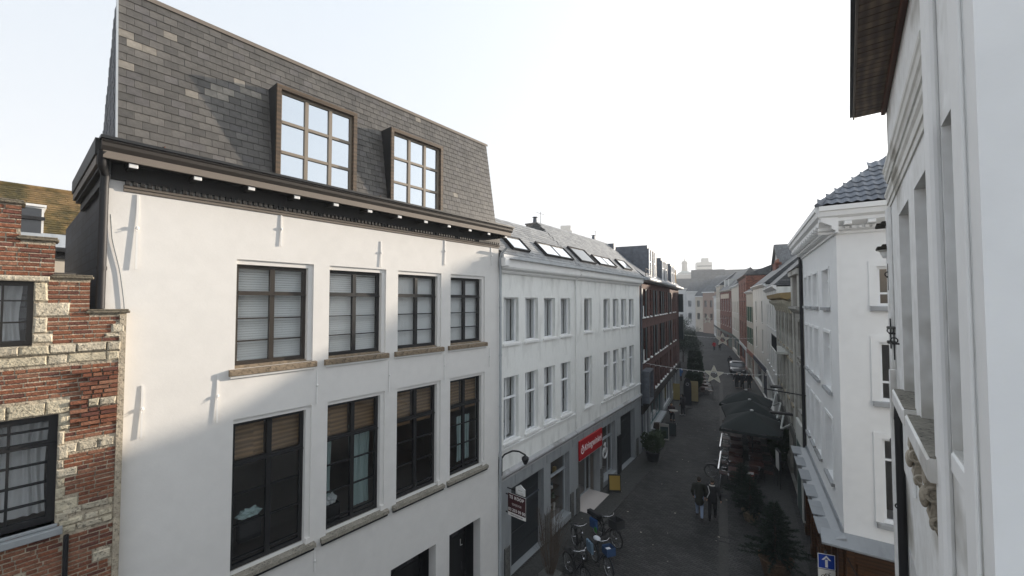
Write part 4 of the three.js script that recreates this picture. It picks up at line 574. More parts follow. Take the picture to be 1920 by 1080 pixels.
  part(side, 'wire', [tube([[.05, 2.9, .14], [.3, 2.4, .14], [1.0, 2.2, .14], [2.2, 2.15, .14]], .012, 5)], M.iron);
  D.updateMatrixWorld(true); [...side.children].forEach(c => D.attach(c)); D.remove(side);
  part(D, 'downpipe', [rod([-L - .05, .4, .08], [-L - .05, 11.4, .08], .06, 8)], M.iron);
  part(D, 'hanging_sign_bracket', [rod([-L + .1, 5.6, 0], [-L + .1, 5.75, 1.5], .025)], M.iron);
}
{ // one-way sign by the corner
  const o = thing('one_way_sign', 'blue square sign with white arrow over a white bicycle plate on a post', 'road sign', [-.62, 0, -14.35], R(20));
  part(o, 'post', rod([0, 0, -.03], [0, 2.66, -.03], .03, 10), M.zinc);
  const t = canvasTex(256, 256, c => { c.fillStyle = '#fff'; c.fillRect(0, 0, 256, 256); c.fillStyle = '#0b3fa8'; c.fillRect(10, 10, 236, 236); c.fillStyle = '#fff'; c.fillRect(108, 96, 40, 132); c.beginPath(); c.moveTo(128, 24); c.lineTo(200, 106); c.lineTo(166, 106); c.lineTo(128, 66); c.lineTo(90, 106); c.lineTo(56, 106); c.fill(); });
  part(o, 'plate', box(-.2, .2, 2.2, 2.6, -.01, 0), M.zincLight); part(o, 'arrow_face', Object.assign(new THREE.PlaneGeometry(.4, .4).translate(0, 2.4, .004), { userData: { ready: true } }), new THREE.MeshStandardMaterial({ map: t, roughness: .4 }));
  const t2 = canvasTex(256, 220, c => { c.fillStyle = '#e6e4df'; c.fillRect(0, 0, 256, 220); c.strokeStyle = '#1a1a1a'; c.lineWidth = 9; for (const x of [80, 180]) { c.beginPath(); c.arc(x, 130, 34, 0, 7); c.stroke(); } c.beginPath(); c.moveTo(80, 130); c.lineTo(112, 72); c.lineTo(164, 72); c.lineTo(180, 130); c.moveTo(112, 72); c.lineTo(130, 130); c.lineTo(164, 72); c.moveTo(158, 50); c.lineTo(184, 50); c.stroke(); c.fillStyle = '#1a1a1a'; c.font = 'bold 40px sans-serif'; c.textAlign = 'center'; c.fillText('uitgezonderd', 128, 208, 220); });
  part(o, 'bicycle_plate', box(-.2, .2, 1.84, 2.18, -.01, 0), M.zincLight); part(o, 'bicycle_face', Object.assign(new THREE.PlaneGeometry(.4, .34).translate(0, 2.01, .004), { userData: { ready: true } }), new THREE.MeshStandardMaterial({ map: t2, roughness: .5 }));
}

// ---------------------------------------------------------------- the rows further down the street
function rowHouse(side, name, label, p0, p1, o) {
  // p0 = near end, p1 = far end of the facade
  const dx = p1[0] - p0[0], dz = p1[1] - p0[1], W = Math.hypot(dx, dz), deg = Math.atan2(-dx, -dz) * 180 / Math.PI;
  const H = side === 'left' ? leftFacade(name, label, 'house', p0[0], p0[1], deg, o.group) : rightFacade(name, label, 'house', p1[0], p1[1], deg, o.group);
  const { eave, mat, cols = 3, rows = [[4.4, 6.2], [7.2, 8.8]], ww = .8, roof = M.slateRoof, ridge = 3, depth = 7, trim = M.whiteTrim, frame = M.upvc, shop = M.blackFrame, glass = M.farGlass, shutters, margin = .5, gableEnd } = o;
  const flip = side === 'right';
  const holes = []; for (const [c, d] of rows) for (let k = 0; k < cols; k++) { const x = margin + (W - 2 * margin) * (k + .5) / cols; holes.push([x - ww / 2, x + ww / 2, c, d]); }
  part(H, 'wall', [wallGeo(.03, W - .03, 3.2, eave, .3, holes), box(.03, W - .03, 0, eave, -depth, -depth + .2), box(.03, .3, 0, eave, -depth + .2, -.301), box(W - .3, W - .03, 0, eave, -depth + .2, -.301)], mat);
  part(H, 'inner_rooms', [box(.32, W - .32, .1, eave - .1, -3.1, -3.05), ...[.06, 3.2, 6.7].map(y => box(.32, W - .32, y, y + .15, -3.05, -.32))], M.room);
  for (const [a, b, c, d] of holes) { const f = win(H, { x: a, y: c, w: b - a, h: d - c, z: -.12, v: o.plainPane ? [] : [[.5, .05]], hb: [[.7, .05]], fw: .06, mat: frame, glass }); part(f, 'sill', [box(a - .08, b + .08, c - .1, c - .002, -.1, .07)], trim); if (shutters) part(f, 'shutter', [cbox(a - ww * .55, a - .02, c, d, .01, .05, .01), cbox(b + .02, b + ww * .55, c, d, .01, .05, .01)], shutters); if (o.head) part(f, 'window_head', cbox(a - .12, b + .12, d + .02, d + .16, .001, .08, .01), trim); }
  part(H, 'shopfront', [wallGeo(.03, W - .03, 0, 3.15, .25, [[.4, W * .62, .5, 2.5], [W * .62 + .3, W - .4, .05, 2.4]])], o.shopWall || mat); part(H, 'shop_fascia', [cbox(.1, W - .1, 2.62, 3.1, .002, .1, .01)], shop); part(H, 'shop_pane', [box(.4, W * .62, .5, 2.5, -.2, -.17)], M.farGlass); part(H, 'door', [box(W * .62 + .3, W - .4, .05, 2.4, -.22, -.15)], shop);
  part(H, 'cornice', [alongX([[0, eave - .22], [.06, eave - .2], [.2, eave - .06], [.28, eave], [.28, eave + .1], [0, eave + .1]], 0, W)], trim);
  if (ridge) part(H, 'roof', [alongX([[.2, eave + .1], [-depth / 2, eave + .1 + ridge], [-depth - .1, eave + .1]], .01, W - .01)], roof);
  return H;
}
const pale = (r, g, b, map = mottle) => S([r, g, b], { map, bumpMap: fineBump, bumpScale: .004 });
const redB = S([.30, .12, .08], { map: farBrick, roughness: .9 });
const Rr = [[-1.47, -21.25], [-2.02, -24.1], [-3.9, -34.2], [-6.1, -45.8], [-9.0, -57.4], [-10.95, -64.7], [-12.3, -70], [-14.35, -78.2], [-18.2, -92.1], [-24.2, -109.5], [-27.3, -119.5], [-30.3, -129.5]];
{ // narrow house with a brick attic
  const h = rowHouse('right', 'narrow_house', 'narrow grey stone house with brick attic next to the white corner house', Rr[0], Rr[1], { eave: 9.2, mat: pale(.42, .41, .37, grime), cols: 1, ww: 1.0, rows: [[4.6, 6.6], [7.0, 8.6]], ridge: 0, trim: S([.36, .35, .32], { map: grime }), shop: S([.05, .06, .05]), head: true, margin: .2 });
  part(h, 'attic', [box(.1, 2.8, 9.3, 10.6, -1.2, -.1)], S([.22, .08, .06], { map: farBrick })); part(h, 'attic_pilaster', [cbox(.05, .6, 9.3, 10.7, -.1, .15, .02), cbox(2.3, 2.85, 9.3, 10.7, -.1, .15, .02), cbox(.0, 2.9, 10.7, 10.95, -.2, .25, .03)], pale(.5, .49, .45, grime)); part(h, 'attic_roof', [alongX([[.3, 10.95], [-1.6, 11.9], [-3, 10.95]], 0, 2.9)], S([.1, .07, .05], { map: slateRow })); const dr = part(h, 'door_surround', [cbox(.5, 2.3, .02, 4.1, .002, .12, .02)], pale(.6, .6, .57)); part(dr, 'door_leaf', [box(.85, 1.95, .1, 3.2, .121, .14)], S([.06, .10, .09], { roughness: .4 }));
}
{ // ornate house with gilded cornice and balcony
  const h = rowHouse('right', 'ornate_house', 'ornate grey stucco house with gilded cornice, brackets and iron balcony', Rr[1], Rr[2], { eave: 9.7, mat: pale(.44, .43, .39, grime), cols: 5, ww: .9, rows: [[4.3, 6.4], [7.0, 8.9]], ridge: 1.0, trim: S([.42, .36, .26], { map: grime }), shop: S([.1, .1, .09]), head: true, depth: 8 });
  const gold = S([.42, .30, .13], { map: grime, roughness: .6 });
  part(h, 'gilded_cornice', [alongX([[.28, 9.62], [.55, 9.72], [.62, 9.95], [.0, 10.0], [0, 9.81]], -.05, 10.3)], gold); for (let k = 0; k < 9; k++) part(h, 'bracket', [prism([[0, 9.5], [.5, 9.62], [.46, 9.45], [.2, 9.25], [.12, 8.95], [0, 8.9]], 0, .22).rotateY(-Math.PI / 2).translate(.5 + k * 1.2, 0, 0)], pale(.6, .57, .46, grime));
  for (let k = 0; k < 6; k++) part(h, 'pilaster', cbox(.12 + k * 1.98, .36 + k * 1.98, 3.2, 9.2, .001, .08, .01), pale(.56, .55, .5, grime));
  const b = part(h, 'balcony', [cbox(3.2, 7.0, 6.6, 6.72, 0, .6, .02)], pale(.6, .6, .56)); part(b, 'railing', [...Array.from({ length: 20 }, (_, k) => rod([3.25 + k * .195, 6.72, .55], [3.25 + k * .195, 7.5, .55], .012, 4)), rod([3.2, 7.5, .55], [7.0, 7.5, .55], .02, 5)], M.iron);
  part(h, 'chimney', [cbox(6.9, 8.3, 10, 13.2, -3.2, -2.2, .02), cbox(6.8, 8.4, 12.6, 12.8, -3.3, -2.1, .02)], pale(.72, .73, .73));
  part(h, 'chimney', [cbox(2.2, 3.0, 10, 13.6, -6.6, -5.9, .02)], pale(.6, .6, .58));
  part(h, 'awning_lamp', [cbox(3, 3.6, 4.1, 4.2, 0, .7, .02), cbox(8.2, 8.5, 3.6, 3.7, 0, 1.0, .01)], M.iron); part(h, 'festoon', tube([[9.5, 3.4, .2], [8.2, 2.8, .5], [7, 3.3, .3], [5.6, 2.7, .5], [4, 3.3, .2], [2.5, 2.8, .5], [.8, 3.4, .2]], .05, 6, false, 60), pale(.6, .62, .6));
}
rowHouse('right', 'white_house', 'white blue-tinged house with tall blind windows and slate roof', Rr[2], Rr[3], { eave: 10.6, mat: pale(.85, .85, .845, streak), cols: 5, ww: .62, rows: [[4.2, 5.9], [7.4, 9.3]], ridge: 3.6, roof: M.slateRoof, frame: M.upvc, shop: pale(.65, .65, .64), plainPane: true });
{
  const h = rowHouse('right', 'white_house', 'white plastered house with two tall dark windows under a pale eave', Rr[3], Rr[4], { eave: 11.2, mat: pale(.85, .85, .845, streak), cols: 2, ww: .9, rows: [[4.4, 6.7], [7.4, 9.6]], ridge: 3.2, frame: M.blackFrame, shop: S([.05, .06, .08]), plainPane: true });
  for (const z of [-1.2, -1.9]) part(h, 'skylight', [box(3, 9, 11.9 - z * .0, 11.96, z - .35, z)], M.zincLight);
}
{ const o = thing('grey_gable_house', 'tall pale grey gable house with dark blue slate flank rising behind the row', 'house', [-6.5, 0, -58], R(-78));
  part(o, 'wall', [prism([[-6, 0], [6, 0], [6, 12.6], [0, 16.2], [-6, 12.6]], -9, 0)], pale(.58, .585, .57)); part(o, 'roof', [bar([-6.3, 12.5, -4.5], [0.05, 16.35, -4.5], .14, 9.6), bar([6.3, 12.5, -4.5], [-.05, 16.35, -4.5], .14, 9.6)], M.slateRoof); part(o, 'flank', [box(-6.2, 1, 10.9, 13.0, .02, .3)], S([.07, .08, .11], { map: slateRow })); const c = part(o, 'chimney', [cbox(1.5, 4.6, 12.4, 13.9, .02, .6, .02)], redB); for (let k = 0; k < 5; k++) part(c, 'chimney_pot', new THREE.CylinderGeometry(.1, .13, .4, 8).translate(1.9 + k * .55, 14.1, .3), S([.3, .14, .09])); }
rowHouse('right', 'cream_house', 'narrow cream house with dark green window shutters', Rr[4], Rr[5], { eave: 10.8, mat: pale(.62, .58, .5), cols: 3, ww: .9, rows: [[4.2, 6.2], [7.0, 8.9]], ridge: 2.5, shutters: S([.02, .09, .05]), shop: S([.3, .12, .08]) });
rowHouse('right', 'banded_brick_house', 'red brick house banded with white stone under a dark cornice', Rr[5], Rr[7], { eave: 13.2, mat: S([.42, .2, .14], { map: farBrick }), cols: 3, ww: 1.1, rows: [[4.2, 6.4], [7.4, 9.5], [10.3, 12.2]], ridge: 1.5, trim: S([.16, .1, .07]), head: true, shop: pale(.75, .74, .72) });
rowHouse('right', 'cream_house', 'tall cream house with flat pale front above a green awning', Rr[7], Rr[8], { eave: 12.4, mat: pale(.66, .6, .52), cols: 4, ww: 1.0, rows: [[4.4, 6.6], [7.6, 9.6]], ridge: 2.4, shop: S([.06, .08, .06]) });
{ const h = rowHouse('right', 'panelled_brick_house', 'wide red brick house with pale panels and grey dormered roof', Rr[8], Rr[9], { eave: 12.0, mat: redB, cols: 5, ww: 1.3, rows: [[4.4, 6.4], [7.6, 10.2]], ridge: 4.4, trim: pale(.6, .55, .48), shop: S([.1, .12, .1]) }); part(h, 'dormer', [box(3, 5, 12.4, 14.6, -2.6, -.6), box(9, 11, 12.4, 14.6, -2.6, -.6)], pale(.62, .62, .6)); part(h, 'panel', [cbox(2, 15, 10.3, 11.3, .001, .05, .02)], pale(.62, .52, .42)); }
rowHouse('right', 'beige_house', 'tall beige plastered house beyond the wide brick house', Rr[9], Rr[10], { eave: 13.6, mat: pale(.60, .54, .46), cols: 3, ww: 1.1, rows: [[4.4, 6.8], [7.6, 9.6], [10.6, 12.4]], ridge: 3 });
rowHouse('right', 'small_white_house', 'small white house at the end of the right-hand row', Rr[10], Rr[11], { eave: 11, mat: pale(.76, .75, .73), cols: 3, ww: 1.0, rows: [[4.4, 6.6], [7.4, 9.2]], ridge: 3 });
// left row beyond the brick block
const Lr = [[-15.0, -47.9], [-18.2, -57.5], [-24, -73], [-31, -91]];
{ const h = rowHouse('left', 'ochre_house', 'ochre house catching the sun beyond the dark brick block', Lr[0], Lr[1], { eave: 11.2, mat: pale(.62, .42, .24), cols: 3, ww: 1.0, rows: [[4.4, 6.4], [7.4, 9.4]], ridge: 2.4 }); part(h, 'stepped_gable', [prism([[.2, 11.2], [9.6, 11.2], [9.6, 11.9], [8, 11.9], [8, 12.7], [6.4, 12.7], [6.4, 13.4], [3.4, 13.4], [3.4, 12.7], [1.8, 12.7], [1.8, 11.9], [.2, 11.9]], -.35, -.05)], pale(.7, .5, .3)); }
rowHouse('left', 'grey_house', 'grey plastered house half hidden past the ochre house', Lr[1], Lr[2], { eave: 9.6, mat: pale(.45, .46, .47), cols: 4, ww: 1.0, rows: [[4.4, 6.4], [7.0, 8.6]], ridge: 2.6 });
rowHouse('left', 'blue_grey_house', 'low blue-grey house far along the left-hand row', Lr[2], Lr[3], { eave: 8.2, mat: pale(.26, .29, .34), cols: 4, ww: 1.1, rows: [[4.2, 6.2]], ridge: 2.6 });
// the far end of the street
{
  const far = (name, label, x, z, turn, W, eave, ridge, rows, cols, mat, dep = 9) => { const o = thing(name, label, 'house', [x, 0, z], turn); const holes = []; for (const [c, d] of rows) for (let k = 0; k < cols; k++) { const xx = -W / 2 + W * (k + .5) / cols; holes.push([xx - .55, xx + .55, c, d]); } part(o, 'wall', [wallGeo(-W / 2, W / 2, 0, eave, .3, holes), box(-W / 2, -W / 2 + .3, 0, eave, -dep, -.3), box(W / 2 - .3, W / 2, 0, eave, -dep, -.3), box(-W / 2 + .3, W / 2 - .3, 0, eave, -dep, -dep + .3)], mat); part(o, 'inner_rooms', [box(-W / 2 + .32, W / 2 - .32, 0, eave - .1, -3.1, -3.05), box(-W / 2 + .32, W / 2 - .32, 3, 3.2, -3.05, -.32), box(-W / 2 + .32, W / 2 - .32, 6.6, 6.8, -3.05, -.32)], M.room); for (const [a, b, c, d] of holes) part(o, 'window', [box(a, b, c, d, -.2, -.16)], M.farGlass); part(o, 'cornice', box(-W / 2 - .1, W / 2 + .1, eave - .25, eave + .05, -.1, .3), M.whiteTrim); part(o, 'roof', [alongX([[.3, eave + .05], [-dep / 2, eave + ridge], [-dep, eave + .05]], -W / 2 - .1, W / 2 + .1)], M.slateRoof); return o; };
  far('white_corner_block', 'big hazy white block closing the bend of the street', -46, -143, R(24), 17, 14.2, 3.5, [[3.5, 5.4], [7, 8.8], [10.4, 12]], 7, pale(.78, .79, .8));
  far('grey_gable_block', 'hazy grey pitched-roof house rising behind the white block', -42, -172, R(16), 12, 16.5, 6, [[10, 13]], 4, pale(.6, .62, .64));
  far('brown_roof_house', 'house with a broad brown roof behind the right-hand row', -33, -150, R(-50), 22, 14, 5, [[9, 12]], 6, pale(.55, .5, .44));
  far('small_gable_house', 'small hazy house with steep grey roof behind the white block', -39, -158, R(-25), 9, 13, 5, [[9, 11]], 3, pale(.66, .64, .6));
  far('narrow_hazy_house', 'narrow hazy brown brick house at the turn of the bend', -33.2, -135.5, R(-38), 5, 12.6, 4.5, [[4, 6], [8, 10]], 2, pale(.4, .3, .25));
  far('narrow_cream_house', 'narrow hazy cream house with steep roof at the turn of the bend', -36.3, -140, R(-28), 5, 11.4, 5, [[4, 6], [8, 10]], 2, pale(.64, .58, .5));
  far('narrow_white_house', 'narrow hazy white house between cream house and white block', -39.6, -143, R(-5), 4.6, 13, 3.5, [[4, 6], [8, 10]], 2, pale(.74, .74, .74));
  far('hazy_terrace_house', 'long hazy terrace roof rising behind the narrow houses', -36, -192, R(12), 30, 18.5, 5, [[13, 16]], 9, pale(.6, .6, .58));
  far('long_hall', 'long pale hall with flat roof fading into the haze', -82, -350, R(12), 52, 32, 2, [[20, 27]], 14, pale(.5, .48, .45), 20);
  const d = thing('domed_tower', 'hazy domed church tower with small lantern on the skyline', 'tower', [-113.5, 0, -384], 0); const st = pale(.46, .44, .4);
  part(d, 'drum', [new THREE.CylinderGeometry(8.4, 8.6, 27, 28).translate(0, 13.5, 0), new THREE.CylinderGeometry(9, 9, 1.2, 28).translate(0, 27.4, 0)], st); part(d, 'dome', new THREE.SphereGeometry(8.5, 28, 14, 0, 6.283, 0, 1.5708).scale(1, 1.15, 1).translate(0, 28, 0), S([.3, .36, .34])); part(d, 'lantern', [new THREE.CylinderGeometry(2.3, 2.6, 7, 12).translate(0, 40.5, 0), new THREE.SphereGeometry(2.6, 14, 10).scale(1, .9, 1).translate(0, 44.6, 0), new THREE.ConeGeometry(.5, 5, 6).translate(0, 48.8, 0)], st);
  const t = thing('tower_block', 'pale tower block almost lost in the haze above the roofs', 'tower', [-161, 0, -262], R(30)); part(t, 'shaft', [box(-6, 6, 0, 50, -6, 6), box(-6, 3.5, 50, 62, -6, 5), box(-5, 2.5, 62, 66, -5, 4)], pale(.5, .48, .44)); for (let k = 0; k < 11; k++) part(t, 'window_band', box(-5.5, 5.5, 12 + k * 3.4, 13.3 + k * 3.4, 6.0, 6.05), M.paintedDarkPane);
  const q = thing('slab_block', 'faint slab block beside the domed tower on the skyline', 'tower', [-103, 0, -406], R(20)); part(q, 'shaft', [box(-6.5, 6.5, 0, 46, -6, 6), box(-2, 4, 46, 50, -3, 3)], pale(.5, .5, .48)); for (let k = 0; k < 8; k++) part(q, 'window_band', box(-6, 6, 18 + k * 3.4, 19.2 + k * 3.4, 6, 6.05), M.paintedDarkPane);
  // unseen house added behind the corner house, its roofline shaped to shade the street
  const tall = thing('unseen_shade_house', 'unseen gabled house added behind the corner house to shade the street', 'house', [-2.0, 0, -54.7], R(-16)); part(tall, 'wall', [prism([[0, 0], [14, 0], [14, 16.9], [7.5, 16.95], [7.1, 17.2], [5.8, 19.3], [4.6, 19.5], [0, 17]], -9, 0)], pale(.6, .57, .52)); part(tall, 'coping', cbox(7.5, 14, 16.96, 17.02, -9, .1, .02), M.greyStone);
}
{ // roof terrace the camera stands on, joined to the ornate white house
  const o = thing('terrace_annex', 'low white annex with flat roof adjoining the weathered white house', 'house', [.5, 0, -2.94], R(-90)); part(o, 'wall', [box(.0, 9, 0, 7.7, -7, 0)], M.stuccoE); part(o, 'roof_deck', [box(0, 9.05, 7.701, 7.8, -7, .04)], M.greyStone);
}

// ---------------------------------------------------------------- bodies from a distance field
function sdfMesh(f, lo, hi, cell) {                           // naive surface nets
  const n = [0, 1, 2].map(i => Math.ceil((hi[i] - lo[i]) / cell) + 1), [nx, ny, nz] = n, val = new Float32Array(nx * ny * nz), id = (i, j, k) => (k * ny + j) * nx + i;
  for (let k = 0; k < nz; k++) for (let j = 0; j < ny; j++) for (let i = 0; i < nx; i++) val[id(i, j, k)] = f(lo[0] + i * cell, lo[1] + j * cell, lo[2] + k * cell);
  const vi = new Int32Array(nx * ny * nz).fill(-1), P_ = [], I = [];
  for (let k = 0; k < nz - 1; k++) for (let j = 0; j < ny - 1; j++) for (let i = 0; i < nx - 1; i++) {
    let c = 0, x = 0, y = 0, z = 0; const q = [];
    for (let e = 0; e < 8; e++) q.push(val[id(i + (e & 1), j + (e >> 1 & 1), k + (e >> 2 & 1))]);
    for (let a = 0; a < 8; a++) for (const s of [1, 2, 4]) { const b = a | s; if (b === a || (q[a] < 0) === (q[b] < 0)) continue; const t = q[a] / (q[a] - q[b]); x += (a & 1) + (s === 1 ? t : 0); y += (a >> 1 & 1) + (s === 2 ? t : 0); z += (a >> 2 & 1) + (s === 4 ? t : 0); c++; }
    if (c) { vi[id(i, j, k)] = P_.length / 3; P_.push(lo[0] + (i + x / c) * cell, lo[1] + (j + y / c) * cell, lo[2] + (k + z / c) * cell); }
  }
  const quad = (a, b, c, d, fl) => { if (a < 0 || b < 0 || c < 0 || d < 0) return; fl ? I.push(a, b, c, a, c, d) : I.push(a, c, b, a, d, c); };
  for (let k = 1; k < nz - 1; k++) for (let j = 1; j < ny - 1; j++) for (let i = 1; i < nx - 1; i++) { const v = val[id(i, j, k)] < 0;
    if (v !== val[id(i + 1, j, k)] < 0) quad(vi[id(i, j - 1, k - 1)], vi[id(i, j, k - 1)], vi[id(i, j, k)], vi[id(i, j - 1, k)], v);
    if (v !== val[id(i, j + 1, k)] < 0) quad(vi[id(i - 1, j, k - 1)], vi[id(i - 1, j, k)], vi[id(i, j, k)], vi[id(i, j, k - 1)], v);
    if (v !== val[id(i, j, k + 1)] < 0) quad(vi[id(i - 1, j - 1, k)], vi[id(i, j - 1, k)], vi[id(i, j, k)], vi[id(i - 1, j, k)], v); }
  const g = new THREE.BufferGeometry(); g.setAttribute('position', new THREE.Float32BufferAttribute(P_, 3)); g.setIndex(I); g.computeVertexNormals();
  const uv = new Float32Array(P_.length / 3 * 2); for (let i = 0; i < P_.length / 3; i++) { uv[i * 2] = P_[i * 3] + P_[i * 3 + 2]; uv[i * 2 + 1] = P_[i * 3 + 1]; } g.setAttribute('uv', new THREE.BufferAttribute(uv, 2)); g.userData.ready = true; return g;
}
const cap = (a, b, ra, rb) => (x, y, z) => { const bx = b[0] - a[0], by = b[1] - a[1], bz = b[2] - a[2], px = x - a[0], py = y - a[1], pz = z - a[2], t = Math.max(0, Math.min(1, (px * bx + py * by + pz * bz) / (bx * bx + by * by + bz * bz))); return Math.hypot(px - bx * t, py - by * t, pz - bz * t) - (ra + (rb - ra) * t); };
const ell = (c, r) => (x, y, z) => { const k = Math.hypot((x - c[0]) / r[0], (y - c[1]) / r[1], (z - c[2]) / r[2]); return (k - 1) * Math.min(...r); };
const uni = (fs, k) => (x, y, z) => { let d = 9; for (const f of fs) { const e = f(x, y, z), h = Math.max(0, Math.min(1, .5 + .5 * (d - e) / k)); d = d * (1 - h) + e * h - k * h * (1 - h); } return d; };
// a person facing -z; stride: legs apart, arms: elbow and wrist positions
function figure(pose) {
  const { step = .2, lift = .05, armL, armR, lean = .03, sit = false, coat = .9, wide = 1, hood } = pose, hip = sit ? .5 : .92, top = hip + .52;
  const sh = [[-.19 * wide, top - .03, -lean], [.19 * wide, top - .03, -lean]];
  const legs = sit ? [[[-.09, hip, 0], [-.11, .5, -.42], [-.11, .09, -.42], [-.11, .05, -.58]], [[.09, hip, 0], [.12, .5, -.42], [.12, .09, -.38], [.12, .05, -.54]]] : [[[-.09, hip, 0], [-.10, .5, -step * .75], [-.10, .09, -step], [-.11, .045, -step - .15]], [[.09, hip, 0], [.10, .5, -.02], [.10, .09 + lift, step * 1.05], [.11, .05 + lift * .3, step * .95 - .14]]];
  const aL = armL || [[-.27, top - .3, .06], [-.26, top - .52, -.06]], aR = armR || [[.27, top - .3, -.04], [.25, top - .52, -.16]];
  const head = [0, top + .21, -lean - .03];
  const bones = []; for (const l of legs) bones.push(cap(l[0], l[1], .085, .058), cap(l[1], l[2], .056, .04), cap(l[2], l[3], .042, .034));
  bones.push(cap([0, hip + .02, 0], [0, top - .06, -lean], .13, .14), cap(sh[0], sh[1], .06, .06), cap([0, top - .02, -lean], [0, top + .12, -lean - .01], .055, .05), ell(head, [.078, .115, .095]), ell([0, head[1] - .015, head[2] - .10], [.014, .024, .022]), ell([-.078, head[1] - .01, head[2]], [.014, .03, .02]), ell([.078, head[1] - .01, head[2]], [.014, .03, .02]));
  [[sh[0], aL], [sh[1], aR]].forEach(([s, a], q) => { bones.push(cap(s, a[0], .05, .042), cap(a[0], a[1], .04, .029)); const w = a[1], d = V(...w).sub(V(...a[0])).normalize(); bones.push(cap(w, [w[0] + d.x * .08, w[1] + d.y * .08, w[2] + d.z * .08], .03, .032)); for (let f = 0; f < 4; f++) { const o = (f - 1.5) * .018, b = [w[0] + d.x * .09 , w[1] + d.y * .09, w[2] + d.z * .09 + o], L = [.06, .075, .07, .055][f]; bones.push(cap(b, [b[0] + d.x * L + (q ? -.015 : .015), b[1] + d.y * L, b[2] + d.z * L], .009, .008)); } bones.push(cap([w[0], w[1] - .02, w[2] - .02], [w[0] + d.x * .07, w[1] + d.y * .07, w[2] - .055], .011, .009)); });
  const body = sdfMesh(uni(bones, .03), [-.5, -.02, -.75], [.5, top + .36, .5], .017);
  const cl = [cap([0, hip - (sit ? 0 : coat > .9 ? .2 : .06), 0], [0, hip + .16, 0], .175 * wide, .16), cap([0, hip + .1, 0], [0, top - .08, -lean], .165, .17), cap(sh[0], sh[1], .085, .085)];
  for (const [s, a] of [[sh[0], aL], [sh[1], aR]]) cl.push(cap(s, a[0], .075, .062), cap(a[0], a[1], .06, .046)); if (hood) cl.push(ell([0, top + .05, .05], [.12, .09, .09]));
  const coatG = sdfMesh(uni(cl, .05), [-.5, hip - .45, -.6], [.5, top + .25, .45], .019);
  const tr = []; for (const l of legs) tr.push(cap(l[0], l[1], .105, .075), cap(l[1], [l[2][0], l[2][1] + .02, l[2][2]], .072, .056)); tr.push(cap([-.06, hip, 0], [.06, hip, 0], .12, .12));
  const trousers = sdfMesh(uni(tr, .03), [-.35, .02, -.75], [.35, hip + .2, .5], .018);
  const shoes = sdfMesh(uni(legs.map(l => cap([l[2][0], Math.max(.045, l[2][1] - .045), l[2][2] + .03], [l[3][0], Math.max(.04, l[3][1] - .005), l[3][2] - .05], .05, .042)), .001), [-.3, -.04, -.8], [.3, .3, .5], .018);
  const hair = sdfMesh(uni([ell([0, head[1] + .025, head[2] + .018], [.09, .115, .10]), ...(pose.long ? [cap([0, head[1], head[2] + .06], [0, top - .02, .06 - lean], .07, .06)] : [])], .03), [-.2, top - .2, -.25], [.2, top + .4, .25], .018);
  return { body, coatG, trousers, shoes, hair };
}
const skin = S([.48, .28, .19], { roughness: .6 });
function person(fig, label, pos, turn, c, group) {
  const o = thing('person', label, 'person', pos, turn, group);
  part(o, 'body', fig.body, skin); part(o, 'coat', fig.coatG, S(c.coat, { bumpMap: fineBump, bumpScale: .008 })); part(o, 'trousers', fig.trousers, S(c.legs)); part(o, 'shoes', fig.shoes, S(c.shoes || [.02, .02, .02])); part(o, 'hair', fig.hair, S(c.hair || [.02, .015, .012])); return o;
}
const walkA = figure({ step: .24, lift: .05, coat: 1, wide: 1.05, hood: true, armL: [[-.28, 1.14, .02], [-.24, .92, -.08]], armR: [[.29, 1.14, .0], [.30, .92, -.04]] });
const walkB = figure({ step: -.18, lift: .03, coat: .9, armL: [[-.28, 1.14, -.04], [-.30, .93, .0]], armR: [[.30, 1.15, .08], [.33, .92, .02]] });
const stand = figure({ step: .05, lift: 0, coat: 1, long: true });
const seated = figure({ sit: true, coat: .8, armL: [[-.25, .76, -.12], [-.14, .72, -.36]], armR: [[.25, .76, -.12], [.14, .72, -.36]] });
person(walkA, 'person walking in a dark hooded jacket and light blue jeans', [-5.28, 0, -19.5], R(14), { coat: [.022, .024, .018], legs: [.24, .30, .42], shoes: [.05, .04, .035], hair: [.03, .02, .015] });
{ const p = person(walkB, 'person walking in a black jacket with pale collar and black trousers', [-4.80, 0, -19.72], R(10), { coat: [.018, .018, .02], legs: [.013, .013, .014], hair: [.06, .055, .05] }); part(p, 'collar', new THREE.TorusGeometry(.10, .035, 8, 18).rotateX(Math.PI / 2).scale(1, .8, 1).translate(0, 1.475, -.02), S([.55, .52, .48])); part(p, 'bag_strap', tube([[-.16, 1.45, .1], [-.1, 1.2, .16], [-.2, .95, .12]], .02, 6), S([.6, .6, .6])); }
person(stand, 'person in a long dark coat standing by the black flag banner', [-10.95, 0, -36.1], R(60), { coat: [.03, .026, .03], legs: [.02, .02, .022], shoes: [.4, .4, .4] });
person(seated, 'person in a dark coat seated at the small table outside the brick block', [-11.3, 0, -34.2], R(-150), { coat: [.05, .03, .035], legs: [.02, .02, .025] });
person(walkB, 'person in black walking on the left in front of the parked dark car', [-9.7, 0, -51.0], R(195), { coat: [.015, .015, .017], legs: [.013, .013, .014] });
person(walkA, 'person in a black jacket and grey scarf between two others before the car', [-9.15, 0, -50.8], R(190), { coat: [.02, .02, .022], legs: [.012, .012, .014], hair: [.3, .28, .26] });
person(stand, 'person in a long black coat nearest the wall before the parked car', [-8.55, 0, -51.2], R(185), { coat: [.015, .014, .015], legs: [.012, .012, .013] });
person(walkA, 'person in a dark jacket walking behind the parked car along the shops', [-13.4, 0, -66.0], R(16), { coat: [.025, .025, .028], legs: [.02, .02, .025] });
